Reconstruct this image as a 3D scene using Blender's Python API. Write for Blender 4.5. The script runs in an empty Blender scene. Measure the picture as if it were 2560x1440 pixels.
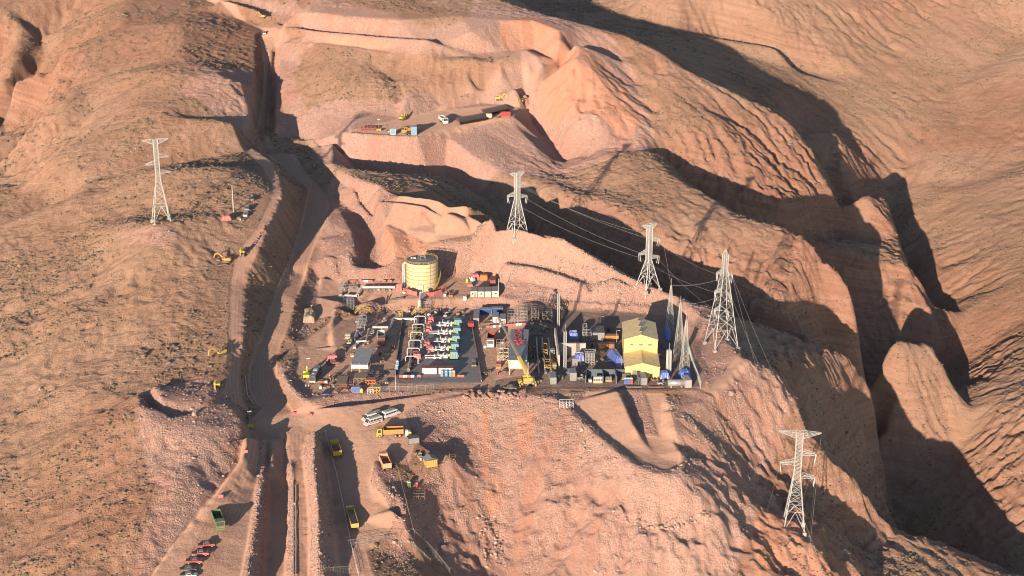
import bpy, bmesh, math, random
import numpy as np
from mathutils import Vector, Matrix
from mathutils.geometry import delaunay_2d_cdt
R = math.radians
random.seed(7)
rng = np.random.default_rng(11)
scene = bpy.context.scene
COL = scene.collection

# ------------------------------------------------------------------ camera
CAM_H, PITCH, FPX = 230.0, R(19.5), 3800.0
cam_d = bpy.data.cameras.new('camera')
cam_d.sensor_width = 36.0
cam_d.lens = 36.0 * FPX / 2560.0
cam_d.clip_start, cam_d.clip_end = 1.0, 8000.0
cam = bpy.data.objects.new('camera', cam_d)
cam.location = (0, 0, CAM_H)
cam.rotation_euler = (math.pi / 2 - PITCH, 0, 0)
COL.objects.link(cam)
scene.camera = cam

# ------------------------------------------------------------------ light
SUN_EL, SUN_AZ = R(9.3), R(20.0)          # light travels away from the camera and to the right
SUN_DIR = np.array([math.sin(SUN_AZ) * math.cos(SUN_EL), math.cos(SUN_AZ) * math.cos(SUN_EL), -math.sin(SUN_EL)])
world = bpy.data.worlds.new('World')
scene.world = world
world.use_nodes = True
wn = world.node_tree
wn.nodes.clear()
sky = wn.nodes.new('ShaderNodeTexSky')
sky.sky_type = 'NISHITA'
sky.sun_disc = False
sky.sun_elevation = SUN_EL
sky.sun_rotation = math.pi + SUN_AZ
sky.altitude = 3000
sky.dust_density = 1.2
bg = wn.nodes.new('ShaderNodeBackground')
bg.inputs[1].default_value = 0.13
wo = wn.nodes.new('ShaderNodeOutputWorld')
wn.links.new(sky.outputs[0], bg.inputs[0])
wn.links.new(bg.outputs[0], wo.inputs[0])
sun_d = bpy.data.lights.new('sun', 'SUN')
sun_d.energy = 4.6
sun_d.angle = R(0.5)
sun_d.color = (1.0, 0.85, 0.70)
sun = bpy.data.objects.new('sun', sun_d)
sun.rotation_euler = Vector(SUN_DIR).to_track_quat('-Z', 'Y').to_euler()
sun.location = (-200, 0, 400)
COL.objects.link(sun)
scene.view_settings.view_transform = 'Standard'
scene.view_settings.look = 'None'
scene.view_settings.gamma = 1.0
scene.view_settings.use_curve_mapping = False
scene.view_settings.exposure = 0.60
scene.cycles.filter_width = 1.0

# ------------------------------------------------------------------ pixel <-> world
_F = np.array([0, math.cos(PITCH), -math.sin(PITCH)])
_U = np.array([0, math.sin(PITCH), math.cos(PITCH)])
def ray(x, y):
    return _F * FPX + np.array([1., 0, 0]) * (x - 1280.) + _U * (720. - y)
def W(x, y, z):
    """the world point of height z seen at photo pixel (x, y)"""
    d = ray(x, y)
    return np.array([0, 0, CAM_H]) + d * ((z - CAM_H) / d[2])
def PX(p):
    q = np.asarray(p, float) - np.array([0, 0, CAM_H])
    dep = q @ _F
    return 1280 + FPX * q[..., 0] / dep, 720 - FPX * (q @ _U) / dep
def WA(pts):
    return [W(*p) for p in pts]
VPX = 1280 + FPX * SUN_DIR[0] / (SUN_DIR @ _F)
VPY = 720 - FPX * (SUN_DIR @ _U) / (SUN_DIR @ _F)
def shade_pt(xq, yq, crest):
    """where the edge of the shadow that a crest line throws lies on the view ray (xq, yq)"""
    best = None
    d = np.array([VPX - xq, VPY - yq])
    for a, b in zip(crest[:-1], crest[1:]):
        ax, ay = PX(a); bx, by = PX(b)
        e = np.array([bx - ax, by - ay])
        M = np.array([[d[0], e[0]], [d[1], e[1]]])   # Q - s d = A + t e, s > 0
        det = np.linalg.det(M)
        if abs(det) < 1e-9: continue
        s, t = np.linalg.solve(M, np.array([xq - ax, yq - ay]))
        if -0.001 <= t <= 1.001 and s > 0:
            if best is None or s < best[0]: best = (s, a + (b - a) * t)
    if best is None: return None
    c = best[1]; v = ray(xq, yq); v = v / np.linalg.norm(v)
    o = np.array([0, 0, CAM_H])
    A = np.stack([v, -SUN_DIR], 1)
    sol = np.linalg.lstsq(A, c - o, rcond=None)[0]
    return o + v * sol[0]
# ------------------------------------------------------------------ terrain: break lines (photo pixel x, y and height z)
LINES = []
def L(*pts): LINES.append(WA(pts)); return LINES[-1]
def off(pts, dx, dy, dz): return [(x + dx, y + dy, z + dz) for x, y, z in pts]
# crest of the ridge behind the plant, of the second and of the far ridge
R3P = [(812,405,20),(870,440,24),(950,466,26),(1020,488,27),(1100,497,28),(1165,512,28),(1230,545,28),(1290,562,27),(1340,577,26),(1400,592,24),(1450,620,21),(1500,650,16.8),(1560,685,12.6),(1610,702,11),(1680,725,9.2),(1720,748,8.8),(1765,795,8.5),(1800,835,7),(1850,858,6),(1920,897,1),(1960,940,-4),(2000,1000,-10),(2070,1068,-20),(2130,1125,-32),(2185,1200,-48),(2200,1300,-66)]
R3P = [(x, y, z - 5 * min(1, max(0, (x - 1700) / 150)) * min(1, max(-.6, (2040 - x) / 90))) for x, y, z in R3P]
R3 = WA(R3P)
L(*[(x, y, z - (1.5 if 1760 < x < 1990 else 0)) for x, y, z in R3P])
R2 = L((1570,385,22),(1620,402,20),(1680,435,17),(1755,480,13),(1830,530,9),(1860,542,8),(1970,565,6),(2030,590,4),(2090,620,-1),(2130,665,-8),(2145,700,-14),(2215,757,-27),(2225,800,-36),(2300,812,-46),(2345,837,-52),(2352,890,-62),(2340,930,-74))
R1 = L((1100,-60,74),(1280,10,70),(1380,40,67),(1450,72,64),(1560,85,60),(1640,120,54),(1700,165,46),(1780,205,38),(1880,250,27),(1930,270,22),(1980,310,13),(2020,350,5),(2040,400,-4),(2080,440,-10),(2150,465,-18),(2205,476,-28))
def shadow_line(crest, *q):
    pts = [shade_pt(x, y, crest) for x, y in q]
    pts = [p for p in pts if p is not None]
    LINES.append(pts); return pts
R3up = [p + np.array([0, 0, 2.5]) for p in R3]
S3 = shadow_line(R3up, (880,420),(1000,430),(1080,432),(1150,435),(1250,440),(1330,448),(1420,490),(1480,505),(1550,540),(1610,575),(1700,620),(1790,645),(1880,690),(1950,740),(2025,785),(2070,835),(2085,862),(2175,895),(2250,915))
S2 = shadow_line(R2, (1705,400),(1770,425),(1830,450),(1920,485),(1955,497),(2020,490),(2070,476))
S2b = shadow_line(R2, (2232,515),(2245,560),(2254,600),(2252,630),(2275,670),(2295,700),(2325,720),(2355,745),(2370,785),(2380,830))

S1 = shadow_line(R1, (1470,0),(1560,35),(1640,62),(1690,75),(1780,85),(1860,120),(1920,155),(1960,178))
S1b = shadow_line(R1, (2085,320),(2115,360),(2120,400))
# valley floors hidden behind the crests
L((850,432,6),(950,480,0),(1100,512,-6),(1300,580,-10),(1450,640,-14),(1600,722,-20),(1720,775,-26),(1850,880,-36),(1960,960,-52),(2050,1060,-72),(2130,1110,-92),(2160,1125,-108))
L((1660,425,4),(1760,500,-8),(1870,560,-18),(1990,585,-28),(2080,590,-44),(2140,580,-56),(2196,575,-74))
L((1300,30,40),(1450,95,36),(1620,140,28),(1760,220,14),(1880,270,2),(1990,330,-14),(2060,420,-30),(2140,480,-46),(2190,490,-58))
# main gorge
L((2190,490,-58),(2196,530,-68),(2200,600,-78),(2252,715,-87),(2325,845,-96),(2354,950,-104),(2320,1025,-110),(2230,1090,-114),(2160,1125,-115),(2190,1250,-118),(2240,1360,-124),(2300,1480,-132))
# right side of the gorge
L((2560,700,-62),(2420,760,-76))
L((2700,400,-30),(2560,400,-40),(2400,480,-52),(2300,530,-62))
L((2700,100,10),(2560,100,0),(2400,200,-16),(2300,300,-30),(2240,420,-50),(2228,465,-58))
L((2700,-60,40),(2400,-40,32),(2200,100,6),(2140,250,-18),(2130,380,-36))
L((1900,-40,52),(1960,120,14),(2000,185,-1)); L((1700,-60,62),(1900,-40,52),(2050,-40,46),(2200,-50,40),(2400,-40,32))
L((2560,800,-72),(2450,830,-82),(2400,870,-92))
L((2700,920,-60),(2560,920,-72),(2480,935,-80),(2400,975,-90))
L((2700,1000,-62),(2560,1010,-72),(2440,1000,-84))
L((2390,1020,-92),(2440,1045,-88),(2490,1100,-86),(2560,1155,-84),(2700,1190,-78))
L((2700,1300,-90),(2560,1300,-96),(2450,1250,-102),(2350,1180,-108))
L((2700,1500,-102),(2560,1440,-108),(2420,1380,-114))
# --- main road (left edge / right edge), cut on its left
RL = [(656,1022,-3),(634,1005,-2.8),(620,965,-2),(622,920,-1),(636,880,.5),(656,833,2.5),(667,797,3.8),(692,728,6.3),(717,674,8.4),(746,591,11.2),(771,475,14.5),(735,445,15.5),(700,415,16.3),(660,385,17.3)]
RR = [(735,1030,-3),(712,1000,-2.8),(694,950,-1.8),(692,900,-.5),(702,860,1),(713,838,2.4),(739,753,5.4),(771,656,9.2),(818,540,13),(826,508,14),(800,470,14.8),(760,425,15.8),(735,385,17)]
L(*RL); L(*RR)
TRK_R = [(625,1030,-2.6),(608,1000,-.5),(600,950,2),(603,900,4),(609,840,8.5),(616,710,14),(627,667,17.5),(645,627,20.5),(667,573,24),(692,522,27),(708,486,28.5),(704,457,28.5),(681,403,28),(640,375,27.5),(605,370,27.5)]
TRK_L = [(560,995,3.5),(566,950,5),(570,900,6.5),(572,840,9),(574,710,15),(585,650,18.5),(610,610,21.5),(640,573,24.5),(664,522,27.4),(680,486,28.9),(676,457,28.9),(655,415,28.4),(612,380,28)]
L(*TRK_R); L(*TRK_L)
# left hill (falls away to the left)
L((404,556,31),(470,548,30),(560,520,29))
L((560,420,36),(400,420,35),(200,480,26),(0,560,14),(-150,620,2))
L((580,300,42),(400,280,43),(250,330,36),(120,400,24))
L((600,200,50),(450,150,54),(300,180,50),(150,260,38))
L((440,60,64),(300,60,61),(150,120,52),(20,160,42))
L((440,-40,72),(200,-40,72),(0,20,62),(-200,60,52))
L((-150,250,22),(0,190,32),(40,130,42),(60,60,54)); L((-150,340,-12),(-20,345,-6),(15,315,4),(42,260,14),(72,190,26),(105,90,44)); L((-120,420,-4),(0,400,6),(55,335,18),(110,230,32),(150,150,44)); L((10,450,-10),(70,380,2),(108,310,13),(128,238,24),(165,150,42)); L((60,470,6),(150,360,23),(200,280,33),(230,200,42)); L((230,440,28),(190,420,26),(110,470,16)); L((250,468,20),(200,488,13),(130,525,7)); L((320,430,31),(255,485,22),(190,560,17)); L((420,180,53),(330,260,42),(240,350,31))
L((240,690,12),(130,770,5),(70,860,-2)); L((270,700,14.5),(160,790,8),(90,880,1)); L((160,980,-1),(130,990,-4),(120,1010,-5)); L((150,1060,-6),(60,1150,-12))
L((500,700,17),(350,720,15),(150,780,7),(0,830,0),(-150,880,-8))
L((540,820,9.5),(400,850,8),(200,900,1),(0,980,-8),(-150,1030,-15))
L((480,960,6),(350,985,4),(200,1040,-3),(0,1120,-13),(-150,1170,-20))
L((345,980,8),(350,1010,7.6),(372,1046,6.8),(400,1063,6.4),(440,1069,6),(500,1050,6)); L((364,990,2.6),(379,1020,1.4),(398,1042,1.6),(428,1054,3)); L((380,962,8),(402,1000,7.4),(409,1028,7),(430,1042,6.6),(485,1034,6.6)); L((520,1010,6.5),(545,975,6.4))
L((560,1010,5.5),(596,1035,4),(608,1060,3.4),(612,1085,3.4),(606,1125,1.6),(590,1165,-.8),(540,1232,-3.6),(480,1300,-6.6),(425,1370,-9.2),(370,1450,-12))
L((300,1180,-3),(150,1240,-11),(0,1300,-19),(-150,1360,-26)); L((420,1200,-.8),(480,1140,2),(545,1080,5))
L((200,1380,-12),(100,1400,-16),(0,1440,-22)); L((330,1330,-7),(420,1270,-4),(500,1190,-.4))
L((300,1500,-12),(150,1520,-17),(0,1540,-25))
# lower left road
LL = [(617,1062,-3),(612,1110,-4),(600,1160,-5.2),(540,1240,-7.6),(480,1310,-9.8),(425,1380,-12),(370,1460,-14.5),(330,1540,-17)]
L(*LL)
LR = [(652,1100,-3.6),(648,1160,-5.3),(640,1220,-7),(630,1290,-9),(620,1360,-11),(605,1440,-13),(590,1540,-16)]
L(*LR)
L(*off(LR, 9, -6, 1.3)); L(*off(LR, 24, 0, .2))
TL = [(668,1095,-6),(672,1160,-9.5),(672,1220,-11.5),(668,1290,-14),(664,1360,-16),(658,1440,-18),(650,1540,-21)]
TR = [(712,1100,-6.5),(716,1160,-9.5),(720,1220,-11.5),(720,1290,-14),(718,1360,-16),(715,1440,-18),(712,1540,-21)]
L(*TL); L(*TR)
L((722,1165,-5.5),(727,1180,-6.5),(729,1230,-8.6),(730,1290,-10.8),(729,1360,-13),(728,1440,-15),(726,1540,-18))
ML = [(716,1085,-5),(730,1150,-7),(736,1180,-7),(740,1240,-9.2),(744,1300,-11.2),(745,1370,-13.4),(746,1440,-15.4),(746,1540,-18.4)]
MR = [(768,1085,-5),(757,1140,-6.8),(764,1180,-7),(770,1240,-9.2),(775,1300,-11.2),(776,1370,-13.4),(774,1440,-15.4),(774,1540,-18.4)]
L(*ML); L(*MR)
BC = [(786,1076,0),(790,1100,1.2),(783,1130,1.2),(782,1160,.6),(790,1220,-1.4),(794,1290,-4),(793,1370,-7),(788,1440,-10),(786,1540,-13)]
L(*BC)
L((812,1080,-4),(815,1130,-7),(818,1180,-9.4),(826,1240,-11.6),(836,1300,-13.6),(845,1370,-15.6),(850,1440,-17.5),(850,1540,-20))
# truck yard right of the berm
L((840,1075,-3.8),(860,1150,-7.6),(880,1230,-10.6),(900,1300,-13),(915,1370,-15.4),(930,1440,-17.6),(940,1540,-20))
L((905,1075,-3.6),(935,1150,-6.6),(925,1200,-8.8),(930,1240,-10.2),(985,1290,-12.6),(1000,1330,-14.4))
L((950,1080,-3.6),(1000,1085,-3.8),(1040,1098,-4.2),(1100,1140,-5.6),(1135,1135,-5.2),(1080,1155,-6.6),(1020,1165,-7),(985,1130,-5.4))
L((975,1200,-7),(1000,1240,-8.6),(1015,1280,-10),(1020,1300,-12))
L((940,1180,-5.6),(965,1230,-6.8),(990,1275,-8.4),(1005,1300,-10.5))
L((1045,1200,-10),(1048,1280,-16),(1055,1360,-22),(1090,1440,-27),(1120,1540,-31))
L((1000,1360,-17),(1020,1400,-20),(1060,1440,-23))
# road past the vans and bank of the yard above it
L((735,1030,-3),(840,1034,-3.3),(905,1026,-3),(990,1006,-1.9),(1060,990,-.7),(1130,982,-.2),(1230,976,0))
L((820,1066,-3.4),(900,1075,-3.5),(960,1060,-3.2),(1010,1035,-2.4),(1060,1005,-.9),(1090,996,-.4),(1150,985,-.1))
L((700,925,1.6),(712,950,1.8),(745,985,1.6),(765,1003,1),(838,1012,.6),(950,1000,.5),(1060,985,.3),(1130,977,.1))
L((738,938,0),(752,965,0),(775,985,0),(850,988,0),(950,984,0),(1060,975,0),(1240,969,0))
# yard outline
YARD = [(745,880,0),(738,938,0),(752,965,0),(775,985,0),(850,988,0),(950,984,0),(1060,975,0),(1240,969,0),(1400,968,0),(1540,972,0),(1640,976,0),(1740,972,0),(1762,965,0),(1748,915,0),(1725,850,0),(1700,805,0),(1665,790,0),(1580,780,0),(1500,776,0),(1400,774,0),(1330,770,0),(1260,768,0),(1180,768,0),(1100,770,0),(1000,772,0),(900,790,0),(850,800,0),(822,845,0),(826,868,0),(775,872,0),(745,880,0)]
L(*YARD)
L((716,850,1.5),(738,860,1),(745,880,0)); L((720,905,.6),(727,920,.9),(738,938,0))
# bench of the tank and the cut faces behind
BF = [(838,772,2.6),(850,752,3.5),(930,750,3.5),(1010,749,3.5),(1090,749,3.5),(1180,748,3.5),(1258,747,3.5),(1330,752,3.5),(1400,757,3),(1500,762,2.4),(1600,767,2),(1660,775,2)]
L(*BF)
L((800,690,6),(840,700,3.5),(900,698,3.5),(1000,694,3.5),(1090,690,3.5),(1180,688,3.5),(1240,692,3.5),(1256,712,3.5),(1262,738,3.5),(1330,744,3.5),(1400,748,3.2),(1500,753,2.8),(1600,758,2.4),(1664,764,2.4))
L((800,640,10),(860,655,8.5),(885,668,8.2),(942,672,7.6),(985,660,8),(1040,640,10),(1090,608,16),(1180,604,17),(1250,592,19),(1310,598,20),(1345,606,20))
BN = [(1262,660,12.6),(1330,668,12.6),(1400,688,11.6),(1440,703,10.2),(1480,716,9.0),(1560,729,6.6)]
L(*BN); L(*off(BN, 0, -4, -1.2)); L(*off(BN[:5], 0, -9, -.8))
L((1262,704,6.6),(1330,712,6.6),(1400,728,5.8),(1480,740,5),(1560,745,4.4)); L((1262,700,6.8),(1330,708,6.8),(1400,724,6),(1480,736,5.2))
L((1330,590,22.6),(1400,612,20.6),(1470,652,16),(1530,693,11.6),(1600,717,8.4))
L((960,560,18),(1010,575,17),(1090,585,17.5),(1180,585,18),(1240,572,20),(1300,577,23))
L((940,492,22.6),(1000,497,23.4),(1060,506,23.6),(1115,522,23.4),(1165,546,23.2)); L((940,499,24.4),(1000,504,25.2),(1060,513,25.2),(1112,529,24.8),(1160,552,24)); L((940,512,21.6),(1000,518,21.8),(1060,527,21.6),(1105,541,21.4));  L((1090,560,18.5),(1180,556,20),(1210,566,20.5))
# side road sunk into the slope left of the tank, mound between the roads
L((830,512,13.8),(872,522,12),(900,548,10.5),(915,590,8.5),(915,640,6),(905,670,4.2)); L((850,505,13.8),(905,520,12),(935,555,10.5),(945,600,8.5),(944,640,6),(940,668,4.2))
L((960,560,18),(985,600,15.5),(985,645,11)); L((835,440,18),(890,480,19.5),(940,525,19),(960,560,18))
L((822,560,14.6),(860,545,15),(880,580,14.4),(885,620,12.4),(870,640,10.8)); L((800,600,11.6),(825,600,13.6),(830,640,11.4),(790,655,9.4))
L((838,520,13.6),(850,530,13.4)); L((760,690,5.2),(765,730,3.6),(755,790,1.6),(738,830,1))
L((728,820,2.6),(722,848,2)); L((858,768,-1.6),(880,768,-1.8),(882,786,-2),(860,790,-1.8)); L((952,764,-.2),(962,784,-1.4),(992,784,-1.4)); L((846,766,3.6),(831,800,2.6),(826,835,2.2),(834,866,1.6),(850,880,.9)); L((800,700,3.2),(790,740,2),(775,800,.6),(768,850,.1)); L((838,772,2.6),(822,810,1.2),(808,845,.6))
# upper road with berm and ditch, upper cut
UL = [(655,372,18),(640,335,21),(652,280,26.5),(658,230,32.5),(660,180,39),(655,130,46),(645,100,50)]
UR = [(690,372,17.5),(662,340,21),(665,280,26.5),(668,230,32.5),(670,180,39),(675,130,46),(690,105,50)]
L(*UL); L(*UR)
L(*[(x + 3, y - 3, z + 1.6) for x, y, z in UR[1:6]]); L(*[(x + 14, y + 2, z - .8) for x, y, z in UR[1:6]])
L((695,350,20.5),(686,330,23.5),(690,240,34),(697,150,46),(705,108,52))
L((612,360,27.5),(606,330,31),(625,280,36),(632,220,40.5),(637,170,45),(638,120,50),(640,85,54))
L((645,100,50),(660,78,53),(640,58,55),(590,46,57.5),(520,24,61),(480,-20,65))
L((705,100,51),(702,72,54),(680,48,56.5),(600,32,59),(540,12,62),(500,-20,66))
L((712,55,62),(690,28,63.5),(610,12,66),(550,-10,69))
TF = [(708,98,54.5),(780,100,56),(900,112,57),(1060,130,57),(1180,136,56.5),(1250,134,56.5)]
L(*off(TF, 0, -1, -1.6)); L(*off(TF, 0, -5, -1.2)); L(*off(TF, 0, 4, .9)); L((712,62,62.4),(800,76,63.4),(900,84,63.4),(1060,94,64.4),(1180,80,67),(1250,50,70),(1330,50,69.5),(1400,78,66.5),(1450,108,62.5),(1440,140,59.5))
L(*off(TF, 0, 12, -1.2))
L((1290,130,55.5),(1340,135,52.5),(1390,150,52),(1420,150,53)); L((1300,150,53.5),(1345,170,49),(1390,160,50)); L((1280,215,41),(1340,195,45),(1400,165,51),(1440,152,54.5))
L((1230,155,53),(1310,122,57.5),(1340,140,55.6),(1358,165,51),(1330,190,45.4))
# hill between the terrace and the upper yard, the yard, its spoil
L((700,340,20),(780,346,22.5),(870,331,29.5),(1000,296,30.6),(1090,271,31.4),(1200,247,33),(1290,238,35.5))
L((720,300,26),(800,292,29.6),(900,277,33.6),(985,262,35.6),(1090,240,37),(1200,226,38.6),(1290,215,41.6)); L((730,210,40),(850,200,45.5),(950,190,47.6),(1100,190,48),(1250,180,49)); L((1003,258,35.2),(1000,235,38.4),(975,200,44)); L((985,235,40.5),(960,200,46.4)); L((1020,235,40.8),(1010,205,45.4)); L((1130,200,45),(1100,225,40),(1095,238,37.4)); L((1060,170,50),(1050,210,43.6)); L((1180,215,42),(1170,175,49.4)); L((740,150,47),(800,160,49.6),(900,150,52),(1100,155,53))
UY = [(872,333,29.5),(920,338,29.7),(1040,343,30),(1140,314,30.2),(1200,302,30.2),(1284,291,30.4),(1300,268,30.6),(1330,250,32),(1290,244,33.5)]
L(*UY)
L((870,331,29.5),(1000,300,30),(1090,278,30.5),(1200,256,31.5),(1290,247,33))
L((760,350,19),(800,366,19.6),(830,400,20.4),(812,405,20)); L((830,355,23.5),(870,345,27)); L((735,385,17),(770,372,17.6),(760,352,19))
L((1400,395,9),(1335,310,19.5),(1296,266,28.6)); L((1318,265,27.6),(1372,340,15.6),(1396,388,9.4)); L((1120,345,26),(1200,325,27),(1285,310,27.4))
# rounded spoil hill
L((1330,250,33),(1400,190,42),(1450,152,49.5),(1540,160,47),(1590,200,40),(1620,270,31),(1640,330,23.6)); L((1400,240,39),(1500,240,40.4),(1570,260,35)); L((1420,310,28.5),(1500,300,31.5),(1580,295,30.4),(1600,300,29)); L((1400,370,14.6),(1500,372,18),(1610,372,20.6))
L((1440,470,11),(1400,430,11)); L((1560,420,19.5),(1540,480,13)); L((1700,540,9),(1800,560,8),(1950,578,5)); L((1600,460,16),(1650,520,11.5))
L((1640,330,24),(1700,300,28),(1780,330,22)); L((1600,180,44),(1680,240,36.5),(1800,300,26),(1880,400,8)); L((1840,300,21),(1900,380,8),(1990,470,-10)); L((1800,230,34),(1850,290,23)); L((1640,380,20.6),(1720,380,15))
L((1400,100,63.5),(1520,130,56),(1570,150,51))
# the far hillside at the top
L((1200,-60,78),(1000,-60,80),(800,-60,80),(600,-60,78)); L((1150,40,71),(1000,50,69.5),(850,40,70.5),(740,25,70))
# spoil front below the yard
L((1100,1000,-.6),(1160,990,.6),(1240,985,1),(1310,985,1),(1390,992,1),(1400,1000,1.2),(1450,1050,-.3),(1520,1110,-2.8),(1580,1160,-4.8),(1640,1186,-6.2),(1690,1188,-6.6))
L((1040,1040,-3),(1120,1060,-5.5),(1160,1130,-11),(1200,1210,-17.5),(1222,1290,-24),(1235,1360,-31),(1245,1440,-38),(1260,1540,-46))
L((1060,1120,-6.5),(1110,1170,-10),(1150,1240,-16),(1195,1300,-23)); L((1110,1250,-18),(1150,1330,-26),(1180,1440,-34),(1190,1540,-40))
L((1250,1080,-7),(1260,1180,-14.5),(1250,1270,-22)); L((1350,1080,-5),(1360,1180,-12.5),(1340,1280,-21)); L((1480,1140,-7.5),(1470,1220,-14),(1440,1300,-21),(1400,1400,-29))
L((1318,1318,-23.6),(1338,1368,-27),(1402,1438,-32.6),(1442,1518,-39)); L((1304,1322,-28),(1322,1378,-33),(1384,1450,-39),(1420,1532,-46)); L((1270,1330,-28.4),(1290,1390,-33.5),(1340,1460,-40))
L((1580,1220,-11),(1680,1240,-12.5),(1760,1230,-13)); L((1520,1258,-15.4),(1560,1272,-16.4),(1640,1288,-17.4),(1700,1292,-17.8),(1778,1276,-17)); L((1522,1268,-18),(1562,1284,-19.6),(1640,1302,-21.2),(1700,1306,-21.4),(1776,1290,-19.6)); L((1516,1284,-17.6),(1560,1306,-19.2),(1640,1330,-20.8),(1700,1334,-21.2),(1772,1308,-20)); L((1520,1296,-20.4),(1562,1322,-23),(1640,1350,-25.2),(1700,1352,-25.4),(1766,1326,-23.4))
L((1600,1440,-32),(1750,1440,-33),(1850,1400,-32)); L((1600,1540,-41),(1800,1540,-42))
# small bench with the berm, ramp
L((1405,985,-.2),(1420,1005,-1.6),(1470,1050,-3),(1540,1110,-5.2),(1600,1160,-7.2),(1660,1178,-8)); L((1540,975,0),(1550,990,-1.2),(1570,1040,-3.4),(1600,1090,-5.6),(1640,1140,-7.2),(1690,1160,-8)); L((1552,975,2.4),(1568,1010,1.2),(1592,1070,-1.8),(1600,1090,-4)); L((1674,1030,-.4),(1684,1080,-2.6),(1700,1130,-5.2),(1706,1175,-6.4))
L((1612,985,-.6),(1625,1030,-2.6),(1620,1080,-5),(1650,1110,-6.4)); L((1660,985,-.6),(1655,1030,-2.6),(1650,1080,-5.2),(1690,1110,-6.4),(1700,1150,-7.6))
L((1660,1005,-.2),(1700,1020,-1),(1735,1050,-3.4)); L((1690,1188,-6.6),(1730,1230,-10),(1790,1290,-18),(1830,1330,-25))
L((1770,975,-.4),(1830,920,1.2),(1850,890,3)); L((1790,985,-.6),(1850,915,2.4),(1880,900,3)); L((1770,1000,-1.4),(1850,990,-5),(1930,1020,-12))
L((1740,1060,-5),(1790,1120,-11),(1830,1200,-19),(1860,1290,-27)); L((1870,1180,-25),(1900,1260,-31)); L((1830,1060,-13),(1900,1120,-23),(1960,1200,-34))
L((1900,1330,-31),(1950,1310,-32),(1985,1320,-33),(2040,1350,-36)); L((1860,1420,-34),(1950,1440,-38),(2000,1540,-46)); L((2060,1390,-44),(2160,1440,-56),(2230,1540,-70))
L((2060,1250,-48),(2120,1330,-64)); L((2020,1120,-30),(2080,1200,-46)); L((2000,1260,-36),(2040,1300,-38))
# rim of the sheet, far outside the picture
RIM = [(-420,300,-60),(-260,300,-40),(-100,300,-34),(0,300,-46),(120,300,-70),(230,300,-110),(420,300,-120),(620,500,-80),(700,800,-30),(720,1100,30),(720,1650,110),(300,1650,130),(0,1650,130),(-300,1650,130),(-620,1650,120),(-620,1100,50),(-520,800,-20),(-470,500,-50)]
LINES.append([np.array(p, float) for p in RIM + RIM[:1]])

def build_tin():
    vs, es = [], []
    for ln in LINES:
        base = len(vs)
        k = 0
        for a, b in zip(ln[:-1], ln[1:]):
            n = max(1, int(np.linalg.norm(b[:2] - a[:2]) / 25))
            for j in range(n):
                vs.append(a + (b - a) * j / n)
        vs.append(ln[-1])
        es += [(i, i + 1) for i in range(base, len(vs) - 1)]
    V = np.array(vs)
    o = delaunay_2d_cdt([Vector((p[0], p[1])) for p in V], es, [], 0, 0.02)
    ov = np.array([(v.x, v.y) for v in o[0]])
    z = np.full(len(ov), np.nan)
    for i, src in enumerate(o[3]):
        if len(src): z[i] = np.mean([V[j, 2] for j in src])
    E = np.array(es); A = V[E[:, 0]]; B = V[E[:, 1]]
    for i in np.where(np.isnan(z))[0]:
        d = B[:, :2] - A[:, :2]
        t = np.clip(((ov[i] - A[:, :2]) * d).sum(1) / np.maximum((d * d).sum(1), 1e-9), 0, 1)
        q = A[:, :2] + d * t[:, None]
        k = np.argsort(((q - ov[i]) ** 2).sum(1))[:2]
        z[i] = np.mean((A[k, 2] + (B[k, 2] - A[k, 2]) * t[k]))
    return ov, z, np.array(o[2])

GX0, GY0, GS = -600.0, 310.0, 1.25
GNX, GNY = 1040, 1060
def raster_tin(GS, GNX, GNY):
    ov, z, tri = build_tin()
    H = np.full((GNY, GNX), np.nan)
    for a, b, c in tri:
        p = (ov[[a, b, c]] - [GX0, GY0]) / GS
        x0, x1 = max(0, int(p[:, 0].min())), min(GNX - 1, int(p[:, 0].max()) + 1)
        y0, y1 = max(0, int(p[:, 1].min())), min(GNY - 1, int(p[:, 1].max()) + 1)
        if x1 < x0 or y1 < y0: continue
        xx, yy = np.meshgrid(np.arange(x0, x1 + 1), np.arange(y0, y1 + 1))
        d = (p[1, 1] - p[2, 1]) * (p[0, 0] - p[2, 0]) + (p[2, 0] - p[1, 0]) * (p[0, 1] - p[2, 1])
        if abs(d) < 1e-12: continue
        l0 = ((p[1, 1] - p[2, 1]) * (xx - p[2, 0]) + (p[2, 0] - p[1, 0]) * (yy - p[2, 1])) / d
        l1 = ((p[2, 1] - p[0, 1]) * (xx - p[2, 0]) + (p[0, 0] - p[2, 0]) * (yy - p[2, 1])) / d
        m = (l0 >= -1e-6) & (l1 >= -1e-6) & (l0 + l1 <= 1 + 1e-6)
        zz = l0 * z[a] + l1 * z[b] + (1 - l0 - l1) * z[c]
        H[y0:y1 + 1, x0:x1 + 1][m] = zz[m]
    bad = np.isnan(H)
    if bad.any(): H[bad] = -60
    return H
def blur(a, s):
    if s <= 0: return a
    r = int(s * 3) + 1
    k = np.exp(-.5 * (np.arange(-r, r + 1) / s) ** 2); k /= k.sum()
    for ax in (0, 1):
        pad = [(0, 0), (0, 0)]; pad[ax] = (r, r)
        b = np.pad(a, pad, mode='edge')
        n = a.shape[ax]
        acc = np.zeros_like(a)
        for i, w in enumerate(k):
            acc += w * (b[i:i + n, :] if ax == 0 else b[:, i:i + n])
        a = acc
    return a
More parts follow.
